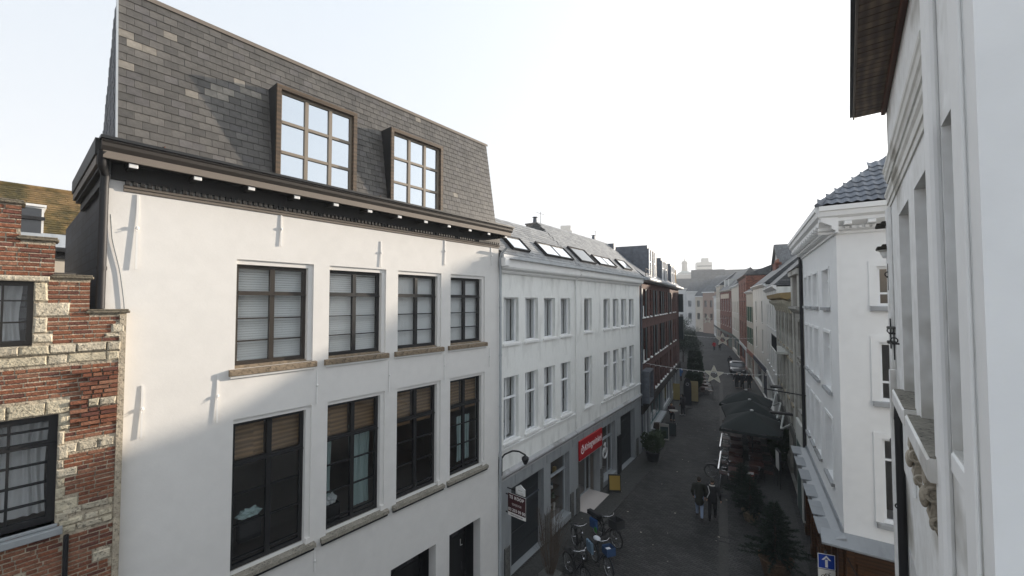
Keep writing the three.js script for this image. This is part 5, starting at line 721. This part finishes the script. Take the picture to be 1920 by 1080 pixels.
person(walkB, 'person in a bright red jacket far down the street', [-20.6, 0, -88], R(18), { coat: [.5, .02, .025], legs: [.03, .03, .04] });
person(walkA, 'person in black beside the red jacket far down the street', [-19.7, 0, -88.4], R(18), { coat: [.02, .02, .02], legs: [.02, .02, .02] });
person(stand, 'person in a blue jacket by the left-hand shops', [-15.9, 0, -51.5], R(30), { coat: [.06, .17, .42], legs: [.03, .03, .05] });
person(walkB, 'person in dark clothes passing the terrace plants', [-16.6, 0, -58.6], R(18), { coat: [.03, .03, .033], legs: [.02, .02, .02] });

// ---------------------------------------------------------------- bicycles
function bicycle(label, pos, turn, c, extra) {
  const o = thing('bicycle', label, 'bicycle', pos, turn, undefined), fr = S(c, { roughness: .35, metalness: .4 });
  o.rotation.z = 0.06;
  for (const x of [-.53, .53]) { const wl = part(o, 'wheel', new THREE.TorusGeometry(.33, .02, 8, 30).translate(x, .35, 0), M.rubber); part(wl, 'rim', new THREE.TorusGeometry(.305, .009, 5, 30).translate(x, .35, 0), M.chrome); part(wl, 'spokes', Array.from({ length: 16 }, (_, k) => rod([x, .35, (k % 2 ? .02 : -.02)], [x + .3 * Math.cos(k * .3927), .35 + .3 * Math.sin(k * .3927), 0], .0022, 3)), M.chrome); part(wl, 'hub', rod([x, .35, -.05], [x, .35, .05], .025, 8), M.chrome); part(wl, 'mudguard', new THREE.TorusGeometry(.36, .024, 4, 16, 2.6).rotateZ(x < 0 ? .5 : .1).scale(1, 1, .8).translate(x, .35, 0), fr); }
  part(o, 'frame', [rod([-.53, .35, .03], [-.08, .30, .03], .013), rod([-.53, .35, -.03], [-.08, .30, -.03], .013), rod([-.08, .30, 0], [-.2, .82, 0], .018), rod([-.53, .35, 0], [-.19, .78, 0], .012), rod([-.08, .30, 0], [.34, .78, 0], .02), rod([-.17, .62, 0], [.33, .9, 0], .018), rod([.31, 1.0, 0], [.40, .7, 0], .022), rod([.40, .7, .04], [.53, .35, .04], .013), rod([.40, .7, -.04], [.53, .35, -.04], .013)], fr);
  part(o, 'saddle', [new THREE.SphereGeometry(.11, 12, 8).scale(1.25, .4, .9).translate(-.25, .93, 0), new THREE.SphereGeometry(.05, 8, 6).scale(2, .6, .8).translate(-.1, .93, 0), rod([-.2, .8, 0], [-.22, .92, 0], .013)], M.plastic);
  part(o, 'handlebar', [rod([.31, .98, 0], [.30, 1.12, 0], .014), tube([[.12, 1.08, -.3], [.22, 1.14, -.25], [.32, 1.13, -.1], [.32, 1.13, .1], [.22, 1.14, .25], [.12, 1.08, .3]], .012, 6)], M.chrome);
  part(o, 'crank', [new THREE.TorusGeometry(.085, .008, 5, 18).translate(-.08, .30, .05), bar([-.08, .30, .07], [.05, .2, .07], .02, .012), bar([-.08, .30, -.07], [-.21, .4, -.07], .02, .012), box(.0, .1, .18, .2, .07, .16), box(-.26, -.16, .39, .41, -.16, -.07)], M.iron);
  part(o, 'carrier', [box(-.78, -.26, .73, .75, -.07, .07), rod([-.72, .74, .06], [-.53, .36, .06], .006), rod([-.72, .74, -.06], [-.53, .36, -.06], .006)], M.iron);
  part(o, 'lamp', new THREE.SphereGeometry(.04, 8, 6).translate(.42, .92, 0), M.chrome);
  if (extra) extra(o); return o;
}
const wicker = S([.03, .03, .032], { roughness: .8 });
bicycle('black bicycle with front crate, blue pannier and long black seat box', [-7.6, 0, -15.2], R(-20), [.02, .02, .022], o => { part(o, 'crate', [...[-.2, .2].map(z => box(.38, .82, .82, 1.1, z - .008, z + .008)), box(.38, .396, .82, 1.1, -.19, .19), box(.804, .82, .82, 1.1, -.19, .19), box(.38, .82, .80, .818, -.2, .2)], wicker); part(o, 'pannier', cbox(-.75, -.35, .38, .74, .085, .22, .03), S([.02, .07, .2])); part(o, 'pannier', cbox(-.42, -.28, .30, .5, .221, .26, .02), S([.02, .18, .03])); part(o, 'seat_box', [cbox(-1.0, -.3, .77, .93, -.14, .14, .05)], M.plastic); });
bicycle('dark bicycle with white saddle cover and striped blue pannier bags', [-7.0, 0, -13.55], R(-34), [.015, .02, .03], o => { part(o, 'saddle_cover', new THREE.SphereGeometry(.13, 12, 8).scale(1.3, .45, .95).translate(-.24, .96, 0), S([.6, .62, .66])); for (let k = 0; k < 3; k++) part(o, 'pannier', cbox(-.76 + k * .15, -.63 + k * .15, .36, .74, .085, .2, .03), S([.16, .24, .32])); part(o, 'basket', [...[-.16, .16].map(z => box(.42, .78, .85, 1.08, z - .006, z + .006)), box(.42, .432, .85, 1.08, -.154, .154), box(.768, .78, .85, 1.08, -.154, .154), box(.42, .78, .83, .848, -.16, .16)], S([.025, .06, .14])); part(o, 'packet', cbox(.5, .7, .86, 1.0, -.1, .1, .02), S([.6, .62, .66])); });
bicycle('plain black city bicycle with silver handlebar behind the bare shrub', [-7.35, 0, -12.5], R(-25), [.012, .012, .014]);
bicycle('black bicycle with a low frame leaning among the parked bikes', [-8.1, 0, -13.9], R(-40), [.02, .02, .02]);
bicycle('black bicycle parked by the terrace planters', [-5.45, 0, -24.6], R(20), [.02, .02, .02]);
bicycle('dark bicycle leaning at the plant tub outside the brick block', [-9.7, 0, -26.2], R(70), [.03, .03, .035]);

// ---------------------------------------------------------------- plants
function leafMesh(r, n, at, size, drop = .5) { const L = []; for (let i = 0; i < n; i++) { const [p, d] = at(i), s = size * (.6 + .8 * r()), g = new THREE.BufferGeometry(); g.setAttribute('position', new THREE.Float32BufferAttribute([0, 0, 0, s * .35, s * .5, .0, 0, s, s * .1, -s * .35, s * .5, 0], 3)); g.setIndex([0, 1, 2, 0, 2, 3]); g.computeVertexNormals(); g.applyQuaternion(new THREE.Quaternion().setFromUnitVectors(V(0, 1, 0), d.normalize())); g.rotateY((r() - .5) * .4); g.translate(p.x, p.y, p.z); L.push(g); } return mg(L); }
const leafMats = [P([.035, .06, .022], { roughness: .7, transmission: .2, thickness: 0, side: THREE.DoubleSide }), P([.05, .075, .03], { roughness: .7, transmission: .2, thickness: 0, side: THREE.DoubleSide }), P([.025, .045, .022], { roughness: .7, transmission: .15, thickness: 0, side: THREE.DoubleSide })];
function potGeo(r0, r1, h) { return new THREE.LatheGeometry([[.001, 0], [r0, 0], [r1, h * .92], [r1 + .025, h * .93], [r1 + .025, h], [r1 - .03, h], [r1 - .04, h * .88], [.001, h * .88]].map(p => new THREE.Vector2(...p)), 20); }
function conifer(label, pos, h, rad, pot, seed, potMat) {
  const o = thing('potted_conifer', label, 'plant', pos, seed, undefined), r = rng(seed);
  part(o, 'pot', potGeo(pot * .72, pot, pot * 1.25), potMat); const y0 = pot * 1.1; part(o, 'trunk', rod([0, y0, 0], [.02, y0 + h, .02], .045, 8, .01), S([.06, .04, .03]));
  const L = [], tw = []; for (let k = 0; k < h * 70; k++) { const t = .04 + .96 * k / (h * 70), len = rad * (1.08 - t) * (.7 + .5 * r()), az = k * 2.4 + r() * .6, y = y0 + t * h, d = V(Math.cos(az), -.12 - .15 * r() + t * .5, Math.sin(az)).normalize(), e = d.clone().multiplyScalar(len).setY(d.y * len + .12 * len); tw.push(rod([0, y, 0], [e.x, y + e.y, e.z], .008, 4, .003)); const n = Math.ceil(len * 85); for (let q = 0; q < n; q++) { const u = .15 + .85 * q / n, sp = .09 * (1.15 - u); const p = V(e.x * u, y + e.y * u, e.z * u), dd = d.clone().add(V(r() - .5, (r() - .4) * .8, r() - .5).multiplyScalar(2.1)).normalize().multiplyScalar(.10 + sp); const s = .016, g = new THREE.BufferGeometry(), c = V(r() - .5, r() - .5, r() - .5).cross(dd).normalize().multiplyScalar(s); g.setAttribute('position', new THREE.Float32BufferAttribute([p.x - c.x, p.y - c.y, p.z - c.z, p.x + c.x, p.y + c.y, p.z + c.z, p.x + dd.x, p.y + dd.y, p.z + dd.z], 3)); g.computeVertexNormals(); L.push(g); } }
  part(o, 'branches', tw, S([.05, .035, .025])); part(o, 'crown', L, S([.014, .026, .016], { side: THREE.DoubleSide, roughness: .8 })); return o;
}
const terracotta = S([.17, .11, .075], { map: stoneTex, roughness: .9 }), darkPot = S([.03, .03, .032], { roughness: .6 });
conifer('large dark conifer in a wide brown pot beside the corner shop', [-2.15, 0, -17.1], 1.9, 1.0, .52, 41, terracotta);
conifer('smaller dark conifer in a pale pot at the end of the terrace', [-3.5, 0, -20.7], 1.45, .8, .34, 43, S([.30, .25, .2], { map: stoneTex }));
conifer('bushy dark conifer squeezed between the pale pot and the terrace chairs', [-4.1, 0, -22.3], 1.4, .85, .34, 47, darkPot);
function bush(label, pos, h, rad, potR, seed, m, potMat, name = 'potted_shrub') {
  const o = thing(name, label, 'plant', pos, 0), r = rng(seed); part(o, 'pot', potGeo(potR * .75, potR, potR * 1.3), potMat); const y0 = potR * 1.2;
  part(o, 'stems', Array.from({ length: 9 }, () => { const a = r() * 6.28, q = r() * rad * .6; return rod([0, y0 - .1, 0], [Math.cos(a) * q, y0 + h * (.5 + .4 * r()), Math.sin(a) * q], .012, 4, .004); }), S([.07, .05, .03]));
  part(o, 'foliage', leafMesh(r, Math.round(900 * h * rad), () => { const a = r() * 6.28, v = r(), q = rad * Math.sqrt(r()) * (.55 + .6 * Math.sin(v * 2.6)); const p = V(Math.cos(a) * q, y0 + v * h, Math.sin(a) * q); return [p, V(Math.cos(a) * (.3 + r()), .6 + r() * .9, Math.sin(a) * (.3 + r()))]; }, .16), m); return o;
}
bush('spiky green shrub in a dark tub at the start of the brick block', [-9.3, 0, -24.7], 1.0, .55, .42, 61, leafMats[1], darkPot);
bush('round green shrub in a tub beside the chalk boards', [-9.9, 0, -27.4], .6, .4, .3, 62, leafMats[0], darkPot);
for (const [x, z, h, s, lab] of [[-12.6, -45.3, 1.5, 71, 'leafy shrub in a tub at the front of the left terrace'], [-13.3, -48.4, 2.0, 72, 'tall leafy shrub in a tub midway along the left terrace'], [-14.3, -52, 2.2, 73, 'dense dark shrub in a tub behind the left terrace tables'], [-15.4, -56, 2.6, 74, 'broad dark shrub in a tub at the far end of the left terrace']]) bush(lab, [x, 0, z], h, .75, .45, s, leafMats[2], darkPot);
bush('green climbing shrub in a tub by the shop door of the ornate house', [-3.3, 0, -28.5], 1.7, .45, .3, 91, leafMats[0], darkPot); bush('small shrub in a tub under the ornate house festoon', [-4.3, 0, -33.0], 1.3, .4, .3, 92, leafMats[1], darkPot);
{ // bare shrub in the foreground
  const o = thing('bare_shrub', 'bare leafless shrub of thin upright twigs beside the parked bicycles', 'plant', [-7.95, 0, -11.75], 0), r = rng(99), L = []; for (let k = 0; k < 70; k++) { const a = r() * 6.28, q = .1 + r() * .25, h = 1.5 + r() * 1.3, e = .2 + r() * .45; const p = [[Math.cos(a) * q * .3, .3, Math.sin(a) * q * .3], [Math.cos(a) * q, h * .5, Math.sin(a) * q], [Math.cos(a) * e, h, Math.sin(a) * e]]; L.push(tube(p, .005, 4)); for (let b = 0; b < 3; b++) { const u = .45 + r() * .5; L.push(rod([p[1][0] + (p[2][0] - p[1][0]) * (u - .4), h * u, p[1][2] + (p[2][2] - p[1][2]) * (u - .4)], [Math.cos(a) * e + (r() - .5) * .3, h * u + .3 + r() * .2, Math.sin(a) * e + (r() - .5) * .3], .0035, 3, .0015)); } } part(o, 'twigs', L, S([.10, .075, .055])); part(o, 'stem', rod([0, 0, 0], [0, .6, 0], .05, 8, .03), S([.07, .055, .04])); part(o, 'planter', [cbox(-.3, .3, 0, .4, -.3, .3, .02)], M.blueStone);
}
function streetTree(label, pos, h, rad, seed) {
  const o = thing('street_tree', label, 'tree', pos, seed), r = rng(seed); part(o, 'trunk', rod([0, 0, 0], [.05, h * .5, .04], .12, 8, .07), S([.06, .05, .04])); const tips = Array.from({ length: 14 }, (_, k) => { const a = k * 2.4 + r(), q = rad * (.35 + .55 * r()); return V(Math.cos(a) * q, h * (.48 + .48 * r()), Math.sin(a) * q); }); part(o, 'limbs', tips.map(t => rod([.05, h * (.35 + .13 * r()), .04], [t.x, t.y, t.z], .04, 5, .012)), S([.06, .05, .04])); part(o, 'crown', leafMesh(r, 2200, i => { const t = tips[i % 14], a = r() * 6.28, b = Math.acos(2 * r() - 1), q = rad * .5 * Math.cbrt(r()); return [V(t.x + q * Math.sin(b) * Math.cos(a), t.y + q * Math.cos(b) * .8, t.z + q * Math.sin(b) * Math.sin(a)), V(r() - .5, r() - .2, r() - .5)]; }, .2), leafMats[2]);
}
streetTree('dark leafy street tree beyond the left terrace', [-17.2, 0, -61.5], 4.2, 1.3, 5); streetTree('rounded green street tree near the ochre house', [-20.5, 0, -68], 3.6, 1.7, 6); streetTree('dark street tree in the middle distance of the bend', [-23.0, 0, -80], 3.6, 1.5, 7); streetTree('low dark street tree before the white block', [-28.0, 0, -97], 4.6, 2.2, 8); streetTree('broad dark street tree at the foot of the white block', [-33.5, 0, -108], 5.2, 2.4, 9);

// ---------------------------------------------------------------- terraces
function chair(pos, turn, label, group, m, o0) {
  if (o0) return copy(o0, pos, turn, label, group);
  const o = thing('terrace_chair', label, 'chair', pos, turn, group);
  part(o, 'seat', cbox(-.22, .22, .43, .46, -.22, .22, .012), m); part(o, 'backrest', [cbox(-.22, .22, .62, .70, .20, .225, .008), cbox(-.22, .22, .74, .86, .215, .24, .008)], m);
  for (const [x, z] of [[-.2, -.2], [.2, -.2]]) part(o, 'leg', rod([x, 0, z], [x, .43, z], .013, 6), M.chrome); for (const x of [-.2, .2]) part(o, 'leg', rod([x, 0, .24], [x, .88, .23], .013, 6), M.chrome); part(o, 'armrest', [bar([-.235, .64, -.16], [-.235, .64, .22], .04, .02), bar([.235, .64, -.16], [.235, .64, .22], .04, .02)], M.chrome); return o;
}
const redWood = S([.10, .028, .018], { map: woodTex, roughness: .45 });
let ch0 = null, tb0 = null;
function table(pos, turn, label, group) { if (tb0) return copy(tb0, pos, turn, label, group); const o = tb0 = thing('terrace_table', label, 'table', pos, turn, group); for (let k = 0; k < 5; k++) part(o, 'slat', cbox(-.35, .35, .72, .745, -.35 + k * .142, -.215 + k * .142, .006), redWood); part(o, 'pedestal', [rod([0, .03, 0], [0, .72, 0], .03, 8), cbox(-.25, .25, 0, .03, -.04, .04, .01), cbox(-.04, .04, 0.001, .031, -.25, .25, .01)], M.iron); part(o, 'rim', [box(-.36, .36, .715, .748, -.362, -.352), box(-.36, .36, .715, .748, .352, .362)], M.chrome); return o; }
const cG = 'red-brown chairs of the right-hand terrace', tG = 'slatted tables of the right-hand terrace', cl = 'red-brown slatted terrace chair with chrome legs beneath or beside the black parasols', tl = 'square slatted table of the terrace near the black parasols';
const r5 = rng(55);
for (let row = 0; row < 7; row++) for (let c = 0; c < 2; c++) { const z = -24.3 - row * 1.55, x = -4.75 - (z + 24.3) * -.185 + c * 1.0 - .0; if (row === 0 && c) continue; table([x, 0, z], R(10), tl, tG); for (const [dx, dz, a] of [[0, .55, 0], [0, -.55, 180], [c ? .58 : -.58, .05, c ? 90 : -90]]) { const o = chair([x + dx + (r5() - .5) * .1, 0, z + dz + (r5() - .5) * .08], R(a + 10 + (r5() - .5) * 26), cl, cG, redWood, ch0); ch0 ||= o; } }
const cG2 = 'dark chairs of the left-hand terrace', cl2 = 'red-brown chair of the terrace among the tubs before the ochre house', tl2 = 'square slatted table among the leafy tubs before the ochre house';
for (let row = 0; row < 6; row++) { const z = -45.5 - row * 1.9, x = -11.7 + (z + 45.5) * .30; table([x, 0, z], R(16), tl2, 'tables of the left-hand terrace'); for (const [dx, dz, a] of [[0, .6, 0], [0, -.6, 180], [.6, 0, 90]]) chair([x + dx, 0, z + dz], R(a + 16 + (r5() - .5) * 30), cl2, cG2, redWood, ch0); }
{ const o = thing('menu_stand', 'menu stand with pink and white sheet at the front of the terrace', 'sign', [-4.02, 0, -23.6], R(15)); part(o, 'panel', cbox(-.22, .22, .55, 1.05, -.02, .02, .008), S([.32, .10, .09])); part(o, 'sheet', box(-.2, .2, .92, 1.04, .021, .026), M.whitePaint); part(o, 'leg', rod([-.18, 0, 0], [-.18, .6, 0], .015), M.iron); part(o, 'leg', rod([.18, 0, 0], [.18, .6, 0], .015), M.iron); }
for (const [x, z, a, lab] of [[-5.45, -24.0, 10, 'black glass windscreen panel at the front of the right-hand terrace'], [-6.15, -27.5, 10, 'black glass windscreen panel along the middle of the right-hand terrace']]) { const o = thing('terrace_screen', lab, 'screen', [x, 0, z], R(a + 90)); part(o, 'frame', [box(-1.4, 1.4, .03, .1, -.03, .03), box(-1.4, 1.4, 1.15, 1.2, -.03, .03), box(-1.4, -1.35, .1, 1.15, -.03, .03), box(1.35, 1.4, .1, 1.15, -.03, .03)], M.chrome); part(o, 'pane', box(-1.35, 1.35, .1, 1.15, -.006, .006), M.farGlass); part(o, 'foot', [box(-1.3, -1.1, 0, .03, -.2, .2), box(1.1, 1.3, 0, .03, -.2, .2)], M.iron); }
{
  const cloth = S([.026, .031, .030], { bumpMap: fineBump, bumpScale: .004, roughness: .9, side: THREE.DoubleSide });
  const labs = ['black square parasol open at the front of the terrace', 'black square parasol open in the middle of the terrace row', 'black square parasol open at the far end of the terrace'];
  [[-4.5, -27.6, 4], [-5.1, -30.6, 18], [-5.85, -33.8, 2]].forEach(([x, z, a], i) => {
    const o = thing('parasol', labs[i], 'parasol', [x, 0, z], R(a), 'black terrace parasols'), w = 1.5, yt = 3.15, ye = 2.34, g = new THREE.PlaneGeometry(2 * w, 2 * w, 16, 16), p = g.attributes.position; for (let k = 0; k < p.count; k++) { const px = p.getX(k), py = p.getY(k), m = Math.max(Math.abs(px), Math.abs(py)) / w, di = Math.min(1, Math.abs(Math.abs(px) - Math.abs(py)) / w); p.setXYZ(k, px, yt - (yt - ye) * (m ** 1.1) - .1 * di * m * m, py); } g.computeVertexNormals();
    const c = part(o, 'canopy', g, cloth); part(c, 'valance', [box(-w, w, ye - .22, ye - .08, -w - .004, -w), box(-w, w, ye - .22, ye - .08, w, w + .004), box(-w - .004, -w, ye - .22, ye - .08, -w, w), box(w, w + .004, ye - .22, ye - .08, -w, w)], cloth); part(o, 'pole', rod([0, 0, 0], [0, 3.12, 0], .03, 8), M.zincDark); part(o, 'finial', new THREE.SphereGeometry(.07, 10, 8).scale(1.4, .8, 1.4).translate(0, 3.19, 0), M.whitePaint); part(o, 'base', cbox(-.4, .4, 0, .1, -.4, .4, .02), M.blueStone); for (const [sx, sz] of [[1, 1], [-1, 1], [1, -1], [-1, -1]]) part(o, 'rib', rod([0, 2.75, 0], [sx * w * .97, ye - .02, sz * w * .97], .011, 5), M.iron);
  });
}
// boards, banners and small furniture
function aBoard(label, pos, turn, w, h, m, face) { const o = thing('pavement_board', label, 'sign', pos, turn); part(o, 'panel', [cbox(-w / 2, w / 2, 0.02, h, -.015, .015, .008).rotateX(-.16).translate(0, 0, .14), cbox(-w / 2, w / 2, 0.02, h, -.015, .015, .008).rotateX(.16).translate(0, 0, -.14)], m); if (face) part(o, 'face', box(-w / 2 + .05, w / 2 - .05, .12, h - .06, .016, .02).rotateX(-.16).translate(0, 0, .14), face); return o; }
aBoard('black pavement board with yellow poster outside the shop entrance', [-9.3, 0, -19.5], R(35), .62, .85, M.blackFrame, S([.34, .23, .05]));
aBoard('framed chalk board outside the brick block', [-10.05, 0, -28.9], R(20), .62, 1.1, S([.4, .38, .35]), S([.03, .05, .045])); aBoard('low dark chalk board behind the framed one', [-10.0, 0, -30.1], R(20), .7, .9, M.blackFrame, S([.02, .03, .03]));
{ const o = thing('yellow_panel', 'tall pale yellow advertising panel beside the black flag banner', 'sign', [-11.65, 0, -41.6], R(15)); part(o, 'panel', cbox(-.42, .42, .05, 1.95, -.03, .03, .01), S([.36, .29, .15])); part(o, 'print', [box(-.25, .25, 1.4, 1.46, .031, .034), box(-.25, .2, 1.2, 1.25, .031, .034), box(-.25, .25, .9, .95, .031, .034)], S([.35, .25, .1])); part(o, 'foot', [cbox(-.3, .3, 0, .05, -.2, .2, .01)], M.iron); }
{ const o = thing('yellow_panel', 'small yellow panel half hidden by the person at the brick block', 'sign', [-13.1, 0, -41.2], R(15)); part(o, 'panel', cbox(-.3, .3, .05, 1.6, -.03, .03, .01), S([.34, .27, .1])); part(o, 'foot', [cbox(-.25, .25, 0, .05, -.2, .2, .01)], M.iron); }
{ const o = thing('flag_banner', 'black rounded flag banner on a pole base', 'banner', [-11.4, 0, -38.9], R(25)); const s = new THREE.Shape(); s.moveTo(-.32, .2); s.lineTo(.34, .2); s.lineTo(.34, 2.0); s.quadraticCurveTo(.3, 2.6, -.05, 2.65); s.quadraticCurveTo(-.34, 2.5, -.32, 2.0); part(o, 'cloth', new THREE.ExtrudeGeometry(s, { depth: .01, bevelEnabled: false }), S([.02, .02, .026])); part(o, 'emblem', new THREE.TorusGeometry(.12, .02, 6, 18).translate(0, 2.1, .012), S([.3, .3, .32])); part(o, 'pole', tube([[-.34, .05, 0], [-.34, 1.9, 0], [-.2, 2.55, 0], [-.02, 2.67, 0]], .012, 6), M.iron); part(o, 'base', cbox(-.5, .3, 0, .05, -.25, .25, .015), M.iron); }
{ const o = thing('bistro_table', 'small round table with pale foot outside the brick block', 'table', [-10.75, 0, -33.0], 0); part(o, 'top', new THREE.CylinderGeometry(.34, .34, .03, 20).translate(0, 1.05, 0), S([.35, .33, .3])); part(o, 'column', rod([0, .02, 0], [0, 1.04, 0], .03, 8), M.iron); part(o, 'base', new THREE.CylinderGeometry(.22, .24, .03, 16).translate(0, .015, 0), S([.4, .4, .4])); }
{ const o = thing('wooden_bin', 'dark wooden barrel standing against the brick block shopfront', 'barrel', [-10.75, 0, -29.6], 0); part(o, 'staves', new THREE.LatheGeometry([[.001, 0], [.26, 0], [.32, .4], [.26, .85], [.001, .85]].map(p => new THREE.Vector2(...p)), 16), S([.07, .035, .022], { map: woodTex })); part(o, 'hoop', new THREE.TorusGeometry(.305, .012, 5, 20).rotateX(Math.PI / 2).translate(0, .25, 0), M.iron); part(o, 'hoop', new THREE.TorusGeometry(.305, .012, 5, 20).rotateX(Math.PI / 2).translate(0, .6, 0), M.iron); }
{ const o = thing('menu_display', 'slanted menu display case standing against the ornate house', 'sign', [-2.95, 0, -25.2], R(-70)); part(o, 'case', cbox(-.35, .35, .9, 1.9, -.05, .05, .015), M.iron); part(o, 'sheet', box(-.3, .3, .96, 1.84, .051, .056), pale(.6, .6, .58)); part(o, 'post', [rod([-.25, 0, 0], [-.25, .9, 0], .02), rod([.25, 0, 0], [.25, .9, 0], .02)], M.iron); }
// parked car
{
  const o = thing('parked_car', 'dark parked car with a pale painted roof highlight in the narrowing street', 'car', [-11.6, 0, -61.4], R(14 + 90)), paint = P([.02, .021, .024], { roughness: .3, clearcoat: 1, clearcoatRoughness: .05, metalness: .3 });
  const prof = [[-2.05, .35], [-2.1, .62], [-2.0, .86], [-1.1, .98], [-.45, 1.42], [.2, 1.52], [1.2, 1.48], [1.85, 1.1], [2.08, .98], [2.12, .6], [2.05, .35]];
  const s = new THREE.Shape(prof.map(p => new THREE.Vector2(...p))); const g = new THREE.ExtrudeGeometry(s, { depth: 1.5, bevelEnabled: true, bevelThickness: .12, bevelSize: .06, bevelSegments: 3 }); g.translate(0, 0, -.75);
  part(o, 'body', g, paint); part(o, 'windscreen', prism([[-1.02, 1.05], [-.5, 1.41], [-.47, 1.43], [-.99, 1.07]], -.7, .7).translate(-.07, .04, 0), M.paintedDarkPane); part(o, 'rear_window', prism([[1.3, 1.47], [1.8, 1.16], [1.83, 1.19], [1.33, 1.5]], -.65, .65).translate(.06, .03, 0), M.paintedDarkPane); part(o, 'roof_highlight', cbox(-.3, 1.1, 1.575, 1.60, -.62, .62, .01), S([.5, .52, .55], { roughness: .25, metalness: .6 }));  // roof highlight painted as a pale panel over the dark body
  for (const z of [-.875, .875]) part(o, 'side_window', prism([[-.85, 1.03], [-.4, 1.38], [.2, 1.45], [1.1, 1.42], [1.5, 1.08]], z - .01, z + .01), M.paintedDarkPane);
  for (const [x, z] of [[-1.3, -.8], [-1.3, .8], [1.3, -.8], [1.3, .8]]) { const wl = part(o, 'wheel', new THREE.TorusGeometry(.24, .09, 8, 20).translate(x, .33, z), M.rubber); part(wl, 'rim', new THREE.CylinderGeometry(.2, .2, .1, 14).rotateX(Math.PI / 2).translate(x, .33, z), M.chrome); }
  for (const z of [-.6, .6]) part(o, 'headlight', new THREE.SphereGeometry(.13, 10, 8).scale(.5, .6, 1.3).translate(-2.1, .74, z), M.chrome); for (const z of [-.66, .66]) part(o, 'tail_light', cbox(2.1, 2.16, .75, .9, z - .15, z + .15, .01), S([.3, .02, .02])); part(o, 'number_plate', box(2.175, 2.185, .55, .66, -.26, .26), M.whitePaint); part(o, 'number_plate', box(-2.175, -2.16, .45, .56, -.26, .26), M.whitePaint);
}
// star decorations on cables across the street
function starString(a, b, at, size, label, seed) {
  const A = V(...a), B = V(...b), n = 24, sag = .22, pts = []; for (let i = 0; i <= n; i++) { const t = i / n, p = A.clone().lerp(B, t); p.y -= sag * 4 * t * (1 - t); pts.push(p); }
  const c = A.clone().lerp(B, at); c.y -= sag * 4 * at * (1 - at); const dir = B.clone().sub(A), o = thing('star_decoration', label, 'decoration', [c.x, c.y, c.z], Math.atan2(-dir.z, dir.x)); const inv = p => { const q = p.clone().sub(c); return V(q.x, q.y, q.z).applyAxisAngle(V(0, 1, 0), -o.rotation.y); };
  part(o, 'cable', new THREE.TubeGeometry(new THREE.CatmullRomCurve3(pts.map(inv)), 40, .012, 5), M.whiteIron); part(o, 'fairy_lights', pts.slice(1, -1).map(p => { const q = inv(p); return new THREE.SphereGeometry(.028, 6, 5).translate(q.x, q.y - .05, q.z); }), M.whiteIron);
  const P5 = []; for (let k = 0; k < 10; k++) { const rr = (k % 2 ? .42 : 1) * size, an = Math.PI / 2 + k * Math.PI / 5; P5.push([rr * Math.cos(an), rr * Math.sin(an) - size * .25, 0]); }
  const st = part(o, 'star_frame', P5.map((p, k) => bar(p, P5[(k + 1) % 10], .07 * size + .02, .05)), S([.66, .63, .54], { roughness: .5 })); part(st, 'star_point', P5.filter((_, k) => k % 2 === 0).map((p, k) => { const i = k * 2, q = P5[(i + 9) % 10], n2_ = P5[(i + 1) % 10]; return prism([[q[0], q[1]], [p[0], p[1]], [n2_[0], n2_[1]]], -.012, .012); }), S([.6, .57, .48], { roughness: .5 }));
}
starString([-10.75, 5.35, -27.5], [-2.85, 5.35, -28.2], .53, .55, 'pale star decoration on a cable between the brick block and the ornate house', 1);
starString([-15.6, 5.6, -51.5], [-7.3, 5.6, -52.5], .52, .75, 'larger pale star decoration strung further along the street', 2);
starString([-28.3, 6.2, -95], [-19.2, 6.2, -97], .5, .95, 'distant pale star decoration high over the bend', 3);
// fallen leaves and litter specks lying on the setts
{ const r = rng(17), L = []; for (let k = 0; k < 90; k++) { const z = -11 - r() * 40, x = -9 + (z + 10) * .17 + r() * 7, s = .02 + r() * .03; const g = new THREE.CircleGeometry(s, 5); g.rotateX(-Math.PI / 2 + (r() - .5) * .5); g.rotateY(r() * 6); g.translate(x, .018, z); L.push(g); } const m = part(scene, 'litter', L, S([.36, .33, .28])); m.userData = { kind: 'stuff', label: 'small pale leaves and specks scattered on the dark setts', category: 'litter' }; }

renderer.render(scene, camera);
